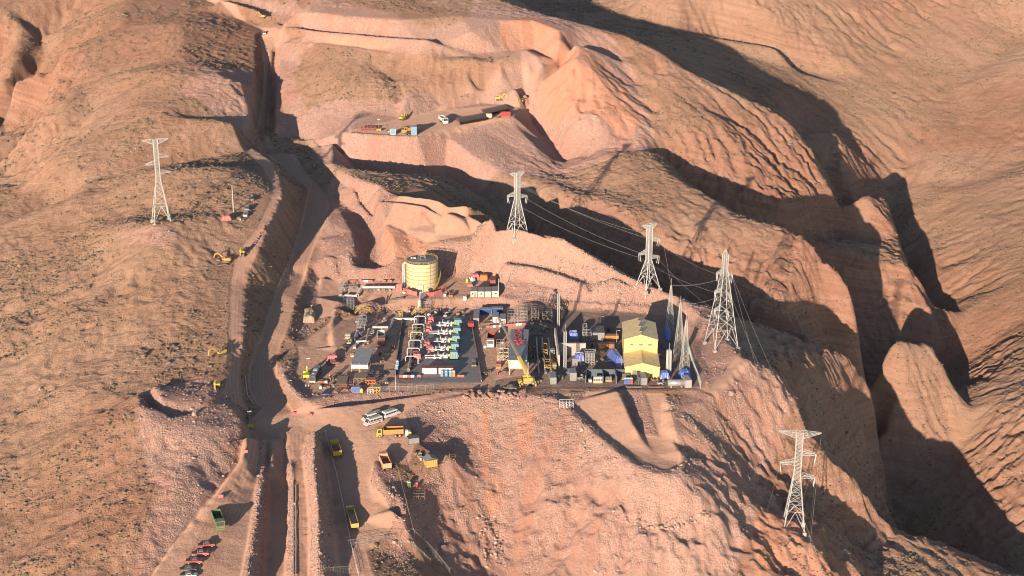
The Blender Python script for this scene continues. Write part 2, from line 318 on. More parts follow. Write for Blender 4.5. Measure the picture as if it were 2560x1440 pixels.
def fft_noise(ny, nx, lo, hi, beta, seed):
    """fractal noise; wavelengths between lo and hi cells"""
    g = np.random.default_rng(seed)
    fy = np.fft.fftfreq(ny)[:, None]; fx = np.fft.rfftfreq(nx)[None, :]
    f = np.sqrt(fx * fx + fy * fy)
    amp = np.where((f > 1 / hi) & (f < 1 / lo), np.maximum(f, 1e-6) ** (-beta), 0)
    s = np.fft.irfft2(np.fft.rfft2(g.standard_normal((ny, nx))) * amp, s=(ny, nx))
    return s / s.std()
def in_poly(x, y, poly):
    c = np.zeros(x.shape, bool)
    n = len(poly)
    for i in range(n):
        x0, y0 = poly[i][:2]; x1, y1 = poly[(i + 1) % n][:2]
        if y0 == y1: continue
        m = ((y0 > y) != (y1 > y)) & (x < (x1 - x0) * (y - y0) / (y1 - y0) + x0)
        c ^= m
    return c
def seg_dist(x, y, pts):
    d = np.full(x.shape, 1e9)
    for (ax, ay), (bx, by) in zip(pts[:-1], pts[1:]):
        ex, ey = bx - ax, by - ay
        t = np.clip(((x - ax) * ex + (y - ay) * ey) / max(ex * ex + ey * ey, 1e-9), 0, 1)
        d = np.minimum(d, np.hypot(x - ax - ex * t, y - ay - ey * t))
    return d

FS = GS / 2
HF = raster_tin(FS, GNX * 2, GNY * 2)          # fine sheet
H0 = HF[::2, ::2].copy()
gx = GX0 + np.arange(GNX) * GS; gy = GY0 + np.arange(GNY) * GS
GXX, GYY = np.meshgrid(gx, gy)
def height(x, y, arr=None):
    a, g = (H, FS) if arr is None else ((arr, FS) if arr.shape[0] > GNY else (arr, GS))
    fx = np.clip((np.asarray(x, float) - GX0) / g, 0, a.shape[1] - 1.001); fy = np.clip((np.asarray(y, float) - GY0) / g, 0, a.shape[0] - 1.001)
    ix = fx.astype(int); iy = fy.astype(int); tx = fx - ix; ty = fy - iy
    return (a[iy, ix] * (1 - tx) + a[iy, ix + 1] * tx) * (1 - ty) + (a[iy + 1, ix] * (1 - tx) + a[iy + 1, ix + 1] * tx) * ty
def ground(x, y, zguess=0.0, arr=None):
    """first point of the ground along the view ray of photo pixel (x, y), found by marching"""
    d = ray(x, y); d = d / np.linalg.norm(d)
    t = np.arange(400., 1500., 1.0)
    p = np.array([0, 0, CAM_H])[None] + d[None] * t[:, None]
    hh = height(p[:, 0], p[:, 1], arr)
    k = np.argmax(p[:, 2] < hh)
    if k == 0: return W(x, y, zguess)
    a, b = p[k - 1], p[k]
    fa, fb = a[2] - hh[k - 1], b[2] - hh[k]
    q = a + (b - a) * fa / (fa - fb)
    return np.array([q[0], q[1], float(height(q[0], q[1], arr))])
H = HF
def world_poly(pts):
    """corner points on the ground: the stated height where the ground agrees with it, else where the ray meets the ground"""
    out = []
    for x, y, z in pts:
        p = W(x, y, z)
        if abs(float(height(p[0], p[1])) - z) > 5: p = ground(x, y, z)
        out.append(p[:2])
    return out
# where people have cut and filled the ground: crisp edges; elsewhere the hill is smooth
ENG = [
 [(545,1010,4),(535,860,8),(540,700,16),(600,570,25),(650,440,29),(580,360,29),(590,300,35),(630,80,50),(470,-40,62),(520,-40,64),(740,40,58),(1250,40,65),(1450,100,57),(1440,160,50),(1330,240,24),(1400,390,5),(1200,430,8),(820,400,20),(960,450,27),(1100,484,28),(1230,532,28),(1300,550,27),(1400,578,24),(1500,637,18),(1620,690,13),(1700,722,11),(1800,818,6),(1850,846,4),(1900,915,0),(1840,1000,-4),(1700,1200,-8),(1500,1120,-3),(1400,1010,0),(1100,1010,0),(1120,1160,-7),(1050,1200,-9),(1060,1480,-24),(300,1520,-15),(520,1280,-8),(600,1100,-2),(540,1100,2),(340,1090,3),(330,960,4)],
]
eng = np.zeros(H0.shape)
for p in ENG: eng[in_poly(GXX, GYY, world_poly(p))] = 1
eng[in_poly(GXX, GYY, world_poly([(725,295,23),(985,258,26.5),(1090,236,27.5),(1200,222,29),(1290,205,33),(1300,155,46),(1180,150,48),(900,130,49),(730,120,48)]))] = 0
eng = blur(eng, 3)
# rills and gullies: let water run over a coarse copy of the hills and cut where it gathers
def carve(h, seed, n_it=3):
    h = h.copy(); ny, nx = h.shape
    for it in range(n_it):
        hh = h + 1.3 * fft_noise(ny, nx, 2.2, 44, 1.25, seed + it)
        p = np.pad(hh, 1, constant_values=1e9)
        best = np.zeros((ny, nx)); to = np.arange(ny * nx).reshape(ny, nx).copy()
        for dy in (-1, 0, 1):
            for dx in (-1, 0, 1):
                if dx == 0 and dy == 0: continue
                d = (hh - p[1 + dy:1 + dy + ny, 1 + dx:1 + dx + nx]) / math.hypot(dx, dy)
                m = d > best
                best[m] = d[m]; to[m] = (np.arange(ny * nx).reshape(ny, nx) + dy * nx + dx)[m]
        order = np.argsort(-hh.ravel()).tolist(); tl = to.ravel().tolist(); acc = [1.] * (ny * nx)
        for k in order:
            q = tl[k]
            if q != k: acc[q] += acc[k]
        A = np.array(acc).reshape(ny, nx)
        cut = np.clip((np.maximum(A - 6, 0)) ** .42 * .42, 0, 6.5)
        D = cut * np.clip(best / .12, 0, 1) * (.62 if it else .8)
        for _ in range(4):
            p = np.pad(D, 1, mode='edge')
            for dy, dx, dd in ((0, 1, 1.), (0, -1, 1.), (1, 0, 1.), (-1, 0, 1.), (1, 1, 1.414), (-1, -1, 1.414), (1, -1, 1.414), (-1, 1, 1.414)):
                D = np.maximum(D, p[1 + dy:1 + dy + ny, 1 + dx:1 + dx + nx] - .5 * dd * 2 * GS)
        h = h - D
    return h
Hc0 = blur(H0, 3.5)[::2, ::2]
gul = carve(Hc0, 70) - Hc0
gul = np.repeat(np.repeat(gul, 2, 0), 2, 1); gul = blur(gul, .9)
# natural relief: fall-line gullies by smearing noise down the slope
Hs = blur(H0, 9)
dy, dx = np.gradient(Hs, GS)
sl = np.hypot(dx, dy) + 1e-6
ux, uy = -dx / sl, -dy / sl
nz = fft_noise(GNY, GNX, 2.2, 30, .5, 3)
nz2 = fft_noise(GNY, GNX, 14, 120, .8, 5)
acc = np.zeros_like(H0); acc2 = np.zeros_like(H0)
for sgn in (1, -1):
    px = np.arange(GNX)[None, :] * np.ones((GNY, 1)); py = np.arange(GNY)[:, None] * np.ones((1, GNX))
    for k in range(36):
        ix = np.clip(px.astype(int), 0, GNX - 1); iy = np.clip(py.astype(int), 0, GNY - 1)
        w = 1 - k / 36
        if k < 14: acc += nz[iy, ix] * w
        acc2 += nz2[iy, ix] * w
        px += sgn * ux[iy, ix] * 1.2; py += sgn * uy[iy, ix] * 1.2
lic = acc / acc.std(); lic2 = acc2 / acc2.std()
slope = np.clip(sl / .6, 0, 1)
nat = 1 - eng
fr = fft_noise(GNY, GNX, 3, 60, 1.4, 9)
frf = fft_noise(GNY, GNX, 2.2, 9, .6, 10)
rid = -np.abs(lic2) + .8
crag = (.55 - np.abs(fft_noise(GNY, GNX, 5, 70, 1.2, 31))) + .5 * (.55 - np.abs(fft_noise(GNY, GNX, 2.5, 16, .8, 32)))
cliff = np.clip((sl - .42) / .35, 0, 1)
gw = np.clip(.44 + .3 * fft_noise(GNY, GNX, 60, 400, 1.0, 41), .12, .95)
dH = nat * (gul * gw + slope * (.25 * rid + .15 * lic) + .22 * fr + .2 * frf + cliff * (1.5 * crag + .25 * frf))
steep = np.clip((np.hypot(*np.gradient(blur(H0, 1.2), GS)[::-1]) - .25) / .4, 0, 1) * eng
dH = dH + steep * (.12 * lic + .06 * fr + .16 * frf + .10 * crag) + eng * .03 * frf
def up2(a):
    b = np.repeat(np.repeat(a, 2, 0), 2, 1)
    return blur(b, .8)
e2 = up2(eng)
Hn = up2(blur(H0, 3.2))
H = blur(HF, 1.1) * e2 + Hn * (1 - e2) + up2(dH)
# ------------------------------------------------------------------ terrain mesh (finer near the camera) and its colours
NC, NR = 1000, 1230
def spaced(stops):
    """grid lines with their own density between the stops (value, lines)"""
    out = []
    for (a, _), (b, n) in zip(stops[:-1], stops[1:]): out.append(np.linspace(a, b, n, endpoint=False))
    return np.r_[np.concatenate(out), stops[-1][0]]
u = spaced([(-.46, 0), (-.22, 200), (.19, 590), (.46, 210)]); NC = len(u)
yy = np.exp(spaced([(math.log(330), 0), (math.log(410), 90), (math.log(890), 800), (math.log(1560), 340)])); NR = len(yy)
# more rows where the plant stands
TX = u[None, :] * (yy[:, None] + 60); TY = np.repeat(yy[:, None], NC, 1)
TZ = height(TX, TY)
tp = np.stack([TX, TY, TZ], -1).reshape(-1, 3)
def mesh_np(name, co, quads):
    me = bpy.data.meshes.new(name)
    me.vertices.add(len(co)); me.vertices.foreach_set('co', np.ascontiguousarray(co, np.float32).ravel())
    n = len(quads); k = quads.shape[1]
    me.loops.add(n * k); me.loops.foreach_set('vertex_index', np.ascontiguousarray(quads, np.int32).ravel())
    me.polygons.add(n); me.polygons.foreach_set('loop_start', np.arange(0, n * k, k, dtype=np.int32))
    me.update(calc_edges=True)
    return me
i0 = (np.arange(NR - 1)[:, None] * NC + np.arange(NC - 1)[None, :]).ravel()
quads = np.stack([i0, i0 + 1, i0 + NC + 1, i0 + NC], 1)
tme = mesh_np('terrain', tp, quads)
tme.polygons.foreach_set('use_smooth', np.ones(len(quads), bool))

# zones: r = disturbed pink rock, g = graded road dirt, b = dark asphalt / gravel of the yard, a = rubble
ppx, ppy = PX(tp)
ppx = ppx.reshape(NR, NC); ppy = ppy.reshape(NR, NC)
def zone(pw, soft=1.2): return in_poly(TX, TY, world_poly(pw)).astype(float)
ROCK = [
 [(790,650,9),(800,560,12),(830,440,18),(960,470,26),(1100,500,28),(1300,565,27),(1500,650,18),(1700,730,11),(1850,862,6),(1900,960,-4),(1800,1000,-2),(1700,980,0),(1690,790,0),(1400,770,0),(1000,770,0),(840,790,0),(735,850,1)],
 [(690,940,0),(720,900,0),(760,960,0),(1060,985,0),(1060,1030,-2),(760,1040,-3)],
 [(690,350,19),(680,130,42),(705,50,57),(760,60,57),(760,100,49),(730,190,38),(760,280,26),(980,255,29),(1080,240,30),(1290,190,38),(1330,150,46),(1250,140,49),(1060,140,49),(900,120,49),(720,105,48),(700,40,56),(560,-10,66),(700,10,60),(1060,70,60),(1180,50,63),(1250,20,68),(1400,40,66),(1560,120,54),(1640,330,23),(1610,390,18),(1330,440,9),(830,420,20),(760,350,18)],
 [(345,970,4),(420,960,6),(500,930,7),(560,960,5),(615,1050,-2),(612,1140,-4),(520,1260,-8),(380,1440,-14),(300,1500,-14),(330,1400,-10),(400,1230,-3),(350,1120,2)],
 [(1000,1030,-2),(1100,990,0),(1240,975,1),(1420,985,1),(1560,970,0),(1700,1000,0),(1800,960,0),(1900,900,1),(2000,1000,-9),(1960,1080,-14),(1900,1180,-26),(1960,1240,-32),(1880,1330,-30),(1840,1400,-31),(1800,1560,-42),(1280,1560,-46),(1180,1480,-36),(1040,1320,-18),(1040,1180,-8),(1100,1150,-6)],
 [(270,590,28),(340,570,31),(420,555,32),(450,575,30),(380,600,28)],
 [(1180,-10,72),(1250,40,66),(1290,60,64),(1180,70,62)],
 [(650,1080,-3),(800,1060,-3),(860,1090,-4),(850,1540,-19),(600,1540,-16)],
 [(900,1150,-6),(1010,1180,-6),(1040,1300,-12),(1010,1420,-20),(960,1330,-12)],
 [(470,200,50),(640,180,42),(640,260,36),(620,340,31),(540,290,42),(520,260,46),(450,220,50)],
]
ROAD = [
 RL + RR[::-1], TL + TR[::-1], TRK_R + TRK_L[::-1], LL + LR[::-1], ML + MR[::-1], UL + UR[::-1],
 [(617,1062,-3),(656,1022,-3),(735,1030,-3),(905,1026,-3),(1060,990,-.7),(1230,976,0),(1060,1005,-.9),(960,1060,-3.2),(1010,1035,-2.4),(1040,1098,-4),(1020,1165,-7),(935,1150,-6),(925,1200,-7),(990,1290,-11),(915,1370,-14),(950,1500,-19),(850,1500,-18),(818,1180,-7),(812,1080,-4),(762,1100,-4),(700,1100,-4),(652,1100,-4)],
 [(872,333,19.5),(1040,343,19.8),(1284,291,20.2),(1330,250,22),(1290,244,24),(1090,275,21),(870,331,19.5)],
 TF + [(1250,146,48),(900,122,49),(708,106,48)],
 [(645,100,45),(660,78,48),(590,46,53),(480,-20,62),(500,-20,63),(600,32,54.5),(702,72,49),(705,100,46)],
 [(745,880,0),(738,938,0),(775,985,0),(1060,975,0),(1240,969,0),(1740,972,0),(1790,985,0),(1880,905,2),(1845,890,2),(1770,970,0),(1725,850,0),(1665,790,0),(1330,770,0),(1000,772,0),(850,800,0),(775,800,1),(800,700,3),(840,700,3.5),(1240,690,3.5),(1258,747,3.5),(850,752,3.5),(822,810,1),(738,860,1)],
 [(1405,985,0),(1540,975,0),(1600,1090,-5),(1690,1160,-8),(1660,1178,-8),(1540,1110,-5)],
 [(1590,1085,-5),(1650,1095,-6),(1700,1110,-6.4),(1702,1165,-8),(1660,1178,-8),(1600,1150,-7)],
 [(1612,985,-.6),(1660,985,-.6),(1690,1110,-6.4),(1650,1110,-6.4)],
 [(960,560,18),(1000,505,22),(1160,535,22),(1220,560,23),(1240,572,20),(1090,600,17)],
 [(1240,552,27),(1400,600,23),(1530,690,14),(1680,730,10),(1560,700,13),(1450,635,19),(1330,590,23)],
]
PADA = [
 [(1005,800,0),(1020,782,0),(1170,782,0),(1205,960,0),(985,960,0)],
 [(1310,775,0),(1500,776,0),(1665,790,0),(1725,850,0),(1755,965,0),(1640,976,0),(1400,968,0),(1235,968,0),(1240,950,0),(1320,940,0)],
]
zr = np.zeros((NR, NC)); zg = zr.copy(); zb = zr.copy()
for p in ROCK: zr = np.maximum(zr, zone(p))
for p in ROAD: zg = np.maximum(zg, zone(p))
for p in PADA: zb = np.maximum(zb, zone(p))
zr, zg, zb = blur(zr, 4.), blur(zg, 1.), blur(zb, 1.)
lt = height(TX, TY, lic); st = height(TX, TY, steep)
def attr(me, name, a):
    at = me.attributes.new(name, 'FLOAT', 'POINT'); at.data.foreach_set('value', np.ascontiguousarray(a, np.float32).ravel())
FINES = [[(1232,1190,-15),(1262,1182,-14.5),(1258,1250,-20),(1228,1290,-24),(1213,1286,-24),(1212,1230,-18.6)],[(1205,1010,-1),(1222,1010,-1),(1226,1120,-10),(1222,1200,-16),(1205,1200,-16),(1198,1120,-10)],[(1300,1040,-4),(1345,1040,-3),(1330,1140,-11),(1290,1150,-12)],[(960,560,18),(1240,572,20),(1090,600,17),(985,645,11),(940,670,7.6)],[(1250,60,65),(1330,55,64),(1400,80,61),(1445,110,57),(1430,150,47),(1350,140,47),(1250,110,55)],[(1870,1335,-31),(1925,1235,-30),(1975,1265,-33),(2010,1290,-35),(2080,1370,-45),(2160,1440,-56),(1950,1500,-42),(1890,1440,-36)],[(1400,190,42),(1560,200,43),(1610,300,25),(1580,340,21),(1400,330,20),(1340,260,23)]]
zf = np.zeros((NR, NC))
for p in FINES: zf = np.maximum(zf, zone(p))
zf = blur(zf, 2.5)
attr(tme, 'fines', zf)
# wheel tracks worn along the roads
rut = np.zeros((NR, NC))
for a, b in ((RL, RR), (TRK_L, TRK_R), (LL, LR), (ML, MR), (UL, UR)):
    n = 40; la = np.array(WA(a)); lb = np.array(WA(b))
    def resamp(l):
        d = np.r_[0, np.cumsum(np.hypot(*(l[1:, :2] - l[:-1, :2]).T))]; q = np.linspace(0, d[-1], n)
        return np.stack([np.interp(q, d, l[:, 0]), np.interp(q, d, l[:, 1])], 1)
    cl = (resamp(la) + resamp(lb)) / 2
    d = seg_dist(TX, TY, cl.tolist())
    rut = np.maximum(rut, sum(np.exp(-((d - k) / .38) ** 2) for k in (.7, 2.1, 3.2, 4.4)) * (d < 6))
attr(tme, 'rut', rut * zg)
attr(tme, 'cliff', height(TX, TY, cliff * (1 - eng)))
attr(tme, 'rock', zr); attr(tme, 'road', zg); attr(tme, 'pad', zb); attr(tme, 'streak', lt); attr(tme, 'steep', st)

class NT:
    """small helper for node trees"""
    def __init__(s, m): s.t = m.node_tree; s.t.nodes.clear()
    def n(s, kind, **kw):
        nd = s.t.nodes.new('ShaderNode' + kind)
        for k, v in kw.items():
            if k == 'i':
                for kk, vv in v.items():
                    if isinstance(vv, bpy.types.NodeSocket): s.t.links.new(vv, nd.inputs[kk])
                    else: nd.inputs[kk].default_value = vv
            else: setattr(nd, k, v)
        return nd
    def noise(s, scale, det=4, rough=.6, vec=None, dist=0.):
        i = {'Scale': scale, 'Detail': det, 'Roughness': rough, 'Distortion': dist}
        if vec is not None: i['Vector'] = vec
        return s.n('TexNoise', i=i).outputs['Fac']
    def ramp(s, fac, stops):
        nd = s.n('ValToRGB'); s.t.links.new(fac, nd.inputs[0])
        e = nd.color_ramp.elements
        while len(e) < len(stops): e.new(.5)
        for k, (p, c) in enumerate(stops):
            e[k].position = p; e[k].color = (c, c, c, 1) if isinstance(c, (int, float)) else (*c, 1)
        return nd.outputs[0]
    def mix(s, fac, a, b, mode='MIX'):
        nd = s.n('Mix', data_type='RGBA', blend_type=mode)
        for sock, v in ((nd.inputs[0], fac), (nd.inputs[6], a), (nd.inputs[7], b)):
            if isinstance(v, bpy.types.NodeSocket): s.t.links.new(v, sock)
            else: sock.default_value = v if isinstance(v, (int, float)) else (*v, 1)
        return nd.outputs[2]
    def math(s, op, a, b=0., clamp=False):
        nd = s.n('Math', operation=op, use_clamp=clamp)
        for k, v in ((0, a), (1, b)):
            if isinstance(v, bpy.types.NodeSocket): s.t.links.new(v, nd.inputs[k])
            else: nd.inputs[k].default_value = v
        return nd.outputs[0]
    def attr(s, name): return s.n('Attribute', attribute_name=name).outputs['Fac']
    def out(s, col, rough, normal=None, metal=0., spec=.3, drough=0.):
        b = s.n('BsdfPrincipled', i={'Base Color': col if isinstance(col, bpy.types.NodeSocket) else (*col, 1), 'Roughness': rough, 'Metallic': metal, 'Specular IOR Level': spec, 'Diffuse Roughness': drough})
        if normal is not None: s.t.links.new(normal, b.inputs['Normal'])
        s.t.links.new(b.outputs[0], s.n('OutputMaterial').inputs[0])
        return b
    def bump(s, h, strength, dist):
        return s.n('Bump', i={'Height': h, 'Strength': strength, 'Distance': dist}).outputs[0]

def terrain_material():
    m = bpy.data.materials.new('desert_ground'); m.use_nodes = True
    t = NT(m)
    co = t.n('TexCoord').outputs['Object']
    big = t.noise(.012, 5, .6, co); mid = t.noise(.07, 5, .6, co); fine = t.noise(.5, 4, .65, co); grit = t.noise(1.6, 3, .7, co)
    streak = t.n('MapRange', i={'Value': t.attr('streak'), 'From Min': -2.2, 'From Max': 2.2}).outputs[0]
    # weathered hillside: ochre to brown
    sp = t.n('TexVoronoi', feature='F1', i={'Scale': .42, 'Vector': co, 'Randomness': 1.})
    nat = t.mix(t.ramp(mid, [(.3, 0.), (.7, 1.)]), (.32, .175, .110), (.41, .23, .147))
    nat = t.mix(t.ramp(big, [(.42, 0.), (.62, .8)]), nat, (.44, .265, .18))
    nat = t.mix(t.ramp(fine, [(.48, 0.), (.66, .5)]), nat, (.28, .155, .10))
    nat = t.mix(t.ramp(streak, [(.25, .4), (.5, 0.)]), nat, (.24, .13, .08))
    nat = t.mix(t.ramp(grit, [(.58, 0.), (.68, .6)]), nat, (.55, .33, .225))
    nat = t.mix(t.ramp(sp.outputs['Distance'], [(.10, .3), (.30, 0.)]), nat, (.22, .135, .088))
    # bare rock on the steep natural faces, banded by its beds
    sep = t.n('SeparateXYZ', i={0: co}).outputs
    bed = t.noise(1., 3, .6, t.n('CombineXYZ', i={0: t.math('MULTIPLY', sep[0], .02), 1: t.math('MULTIPLY', sep[1], .02), 2: t.math('ADD', t.math('MULTIPLY', sep[2], .45), t.math('MULTIPLY', sep[0], .1))}).outputs[0])
    crg = t.mix(t.ramp(bed, [(.35, 0.), (.65, 1.)]), (.32, .16, .105), (.44, .245, .165))
    crg = t.mix(t.ramp(fine, [(.5, 0.), (.7, .5)]), crg, (.24, .12, .085))
    nat = t.mix(t.n('MapRange', i={'Value': t.math('ADD', t.attr('cliff'), t.math('MULTIPLY', t.math('SUBTRACT', mid, .5), 1.2)), 'From Min': .25, 'From Max': .85}).outputs[0], nat, crg)
    wide = t.noise(.0045, 3, .5, co)
    nat = t.mix(t.ramp(wide, [(.44, 0.), (.62, .55)]), nat, t.mix(.55, nat, (.46, .31, .20)))
    nat = t.mix(t.ramp(wide, [(.36, .5), (.48, 0.)]), nat, t.mix(.5, nat, (.36, .15, .09)))
    # fresh pink rock and rubble
    rk = t.mix(t.ramp(mid, [(.3, 0.), (.7, 1.)]), (.41, .228, .168), (.49, .285, .215))
    rk = t.mix(t.ramp(streak, [(.3, .7), (.5, 0.), (.72, .0), (.95, .6)]), rk, (.45, .225, .155))
    rk = t.mix(t.ramp(big, [(.45, 0.), (.6, .6)]), rk, (.52, .325, .25))
    rk = t.mix(t.ramp(fine, [(.5, 0.), (.7, .4)]), rk, (.33, .165, .115))
    vor = t.n('TexVoronoi', feature='F1', i={'Scale': 1.9, 'Vector': co, 'Randomness': 1.})
    vs_ = t.n('SeparateColor', i={0: vor.outputs['Color']})
    stony = t.ramp(t.math('ADD', t.math('MULTIPLY', streak, .7), t.math('MULTIPLY', mid, .5)), [(.5, .15), (.68, 1.)])
    rub = t.mix(t.math('MULTIPLY', stony, t.ramp(vs_.outputs[0], [(.0, .75), (.35, 0.), (.7, 0.), (1., .75)])), rk, t.mix(vs_.outputs[1], (.27, .145, .10), (.66, .46, .36)))
    # fine-grained chutes and graded slopes carry fewer stones
    fi = t.mix(t.ramp(mid, [(.3, 0.), (.7, 1.)]), (.52, .245, .15), (.55, .29, .20))
    fi = t.mix(t.ramp(grit, [(.5, 0.), (.7, .35)]), fi, (.42, .22, .15))
    # graded dirt with wheel tracks worn in patches
    rd = t.mix(t.ramp(mid, [(.3, 0.), (.7, 1.)]), (.47, .27, .182), (.56, .33, .228))
    rd = t.mix(t.ramp(fine, [(.45, 0.), (.75, .5)]), rd, (.42, .235, .155))
    # yard gravel
    pd = t.mix(t.ramp(mid, [(.35, 0.), (.65, 1.)]), (.19, .14, .12), (.32, .20, .145))
    pd = t.mix(t.ramp(grit, [(.5, 0.), (.75, .5)]), pd, (.38, .24, .17))
    edge = t.math('ADD', t.math('MULTIPLY', t.math('SUBTRACT', fine, .5), .9), t.math('MULTIPLY', t.math('SUBTRACT', mid, .5), 1.2))
    edge2 = t.math('MULTIPLY', t.math('SUBTRACT', fine, .5), .8)
    def soft(name, e): return t.n('MapRange', i={'Value': t.math('ADD', t.attr(name), e), 'From Min': .3, 'From Max': .7}).outputs[0]
    c = t.mix(soft('rock', edge), nat, rub)
    c = t.mix(soft('fines', edge), c, fi)
    rd = t.mix(t.math('MULTIPLY', t.attr('rut'), t.ramp(mid, [(.3, .25), (.7, .75)])), rd, (.33, .185, .122))
    c = t.mix(soft('road', edge2), c, rd)
    c = t.mix(soft('pad', edge2), c, pd)
    rockh = t.math('MULTIPLY', t.attr('rock'), t.math('SUBTRACT', 1., t.attr('road'), True))
    h = t.math('ADD', t.math('MULTIPLY', fine, .8), t.math('MULTIPLY', grit, .45))
    amp = t.math('ADD', .35, t.math('MULTIPLY', t.math('SUBTRACT', 1., t.attr('road'), True), .65))
    h = t.math('MULTIPLY', h, amp)
    h = t.math('ADD', h, t.math('MULTIPLY', rockh, t.math('MULTIPLY', stony, t.math('MULTIPLY', t.math('SUBTRACT', 1., vor.outputs['Distance']), .3))))
    t.out(c, .95, t.bump(h, 1., 1.05), spec=.1, drough=.7)
    return m
terrain = bpy.data.objects.new('ground', tme)
COL.objects.link(terrain)
terrain['kind'] = 'structure'
terrain['label'] = 'rocky reddish desert hillside with graded roads, cut faces and a gorge'
tme.materials.append(terrain_material())
# ------------------------------------------------------------------ shrubs and rubble nobody could count
def blob_group(name, mats, variants, subdiv, rough, flat):
    g = bpy.data.node_groups.new(name, 'GeometryNodeTree')
    g.interface.new_socket('Geometry', in_out='INPUT', socket_type='NodeSocketGeometry')
    g.interface.new_socket('Geometry', in_out='OUTPUT', socket_type='NodeSocketGeometry')
    N = lambda k: g.nodes.new(k)
    gi, go = N('NodeGroupInput'), N('NodeGroupOutput')
    join = N('GeometryNodeJoinGeometry')
    def named(nm, dt):
        a = N('GeometryNodeInputNamedAttribute'); a.data_type = dt; a.inputs[0].default_value = nm
        return next(o for o in a.outputs if o.enabled and o.name == 'Attribute')
    for v in range(variants):
        ico = N('GeometryNodeMeshIcoSphere'); ico.inputs['Radius'].default_value = .5; ico.inputs['Subdivisions'].default_value = subdiv
        pos = N('GeometryNodeInputPosition')
        nz = N('ShaderNodeTexNoise'); nz.noise_dimensions = '4D'; nz.inputs['Scale'].default_value = 2.2; nz.inputs['W'].default_value = v * 3.7
        g.links.new(pos.outputs[0], nz.inputs['Vector'])
        sub = N('ShaderNodeVectorMath'); sub.operation = 'SUBTRACT'; g.links.new(nz.outputs['Color'], sub.inputs[0]); sub.inputs[1].default_value = (.5, .5, .5)
        mul = N('ShaderNodeVectorMath'); mul.operation = 'MULTIPLY'; g.links.new(sub.outputs[0], mul.inputs[0]); mul.inputs[1].default_value = (rough, rough, rough * flat)
        sp = N('GeometryNodeSetPosition'); g.links.new(ico.outputs[0], sp.inputs['Geometry']); g.links.new(mul.outputs[0], sp.inputs['Offset'])
        tr = N('GeometryNodeTransform'); tr.inputs['Scale'].default_value = (1, 1, flat); g.links.new(sp.outputs[0], tr.inputs['Geometry'])
        sm = N('GeometryNodeSetMaterial'); sm.inputs['Material'].default_value = mats[v % len(mats)]; g.links.new(tr.outputs[0], sm.inputs['Geometry'])
        inst = N('GeometryNodeInstanceOnPoints')
        g.links.new(gi.outputs[0], inst.inputs['Points']); g.links.new(sm.outputs[0], inst.inputs['Instance'])
        cmp = N('FunctionNodeCompare'); cmp.data_type = 'INT'; cmp.operation = 'EQUAL'
        ins = [s for s in cmp.inputs if s.enabled]
        g.links.new(named('var', 'INT'), ins[0]); ins[1].default_value = v
        g.links.new(cmp.outputs[0], inst.inputs['Selection'])
        g.links.new(named('rot', 'FLOAT_VECTOR'), inst.inputs['Rotation']); g.links.new(named('sc', 'FLOAT_VECTOR'), inst.inputs['Scale'])
        g.links.new(inst.outputs[0], join.inputs[0])
    g.links.new(join.outputs[0], go.inputs[0])
    return g
def scatter(name, label, cat, pts, sc, group, tilt):
    me = bpy.data.meshes.new(name)
    n = len(pts)
    me.vertices.add(n); me.vertices.foreach_set('co', pts.astype(np.float32).ravel())
    a = me.attributes.new('sc', 'FLOAT_VECTOR', 'POINT'); a.data.foreach_set('vector', sc.astype(np.float32).ravel())
    ro = np.stack([rng.uniform(-tilt, tilt, n), rng.uniform(-tilt, tilt, n), rng.uniform(0, 6.28, n)], 1)
    a = me.attributes.new('rot', 'FLOAT_VECTOR', 'POINT'); a.data.foreach_set('vector', ro.astype(np.float32).ravel())
    a = me.attributes.new('var', 'INT', 'POINT'); a.data.foreach_set('value', rng.integers(0, 4, n).astype(np.int32))
    o = bpy.data.objects.new(name, me); COL.objects.link(o)
    md = o.modifiers.new('scatter', 'NODES'); md.node_group = group
    o['kind'] = 'stuff'; o['label'] = label; o['category'] = cat
    return o
def plain(name, col, rough=.9, var=.25, scale=3., spec=.2, metal=0., bump=0.):
    """base colour with wear: lighter and darker blotches, a little dust"""
    m = bpy.data.materials.new(name); m.use_nodes = True
    t = NT(m); co = t.n('TexCoord').outputs['Object']
    f = t.noise(scale, 4, .65, co); d = t.noise(scale * .3, 3, .6, co)
    lo = tuple(c * (1 - var) for c in col); hi = tuple(min(1, c * (1 + var * .5)) for c in col)
    c = t.mix(t.ramp(f, [(.3, 0.), (.7, 1.)]), lo, hi)
    c = t.mix(t.ramp(d, [(.3, .06), (.7, min(.5, var * 2.2))]), c, (.42, .28, .20))
    t.out(c, rough, t.bump(f, .4, bump) if bump else None, metal, spec)
    return m
def rand_fan(n, ymax=1350):
    uu = rng.uniform(-.42, .42, n); y = np.sqrt(rng.uniform(380 ** 2, ymax ** 2, n))
    x = uu * (y + 60)
    return x, y
def zone_at(x, y, a):
    fu = np.clip(np.searchsorted(u, x / (y + 60)), 0, NC - 1)
    fv = np.clip(np.searchsorted(yy, y), 0, NR - 1)
    return a[fv, fu]
M_BUSH = [plain('dry_shrub', (.16, .12, .072), var=.5), plain('grey_shrub', (.22, .165, .105), var=.5), plain('straw_tussock', (.26, .19, .085), var=.4)]
M_STONE = [plain('pink_stone', (.50, .32, .25), var=.35, scale=1.5), plain('red_stone', (.34, .18, .13), var=.35, scale=1.5), plain('pale_stone', (.60, .45, .36), var=.3, scale=1.5)]
dens = fft_noise(GNY, GNX, 12, 160, 1.0, 21)
x, y = rand_fan(600000)
keep = (zone_at(x, y, zr) < .35) & (zone_at(x, y, zg) < .2) & (zone_at(x, y, zb) < .2) & (rng.uniform(-.9, 2.6, len(x)) < height(x, y, dens) + .45 * height(x, y, fr))
x, y = x[keep], y[keep]
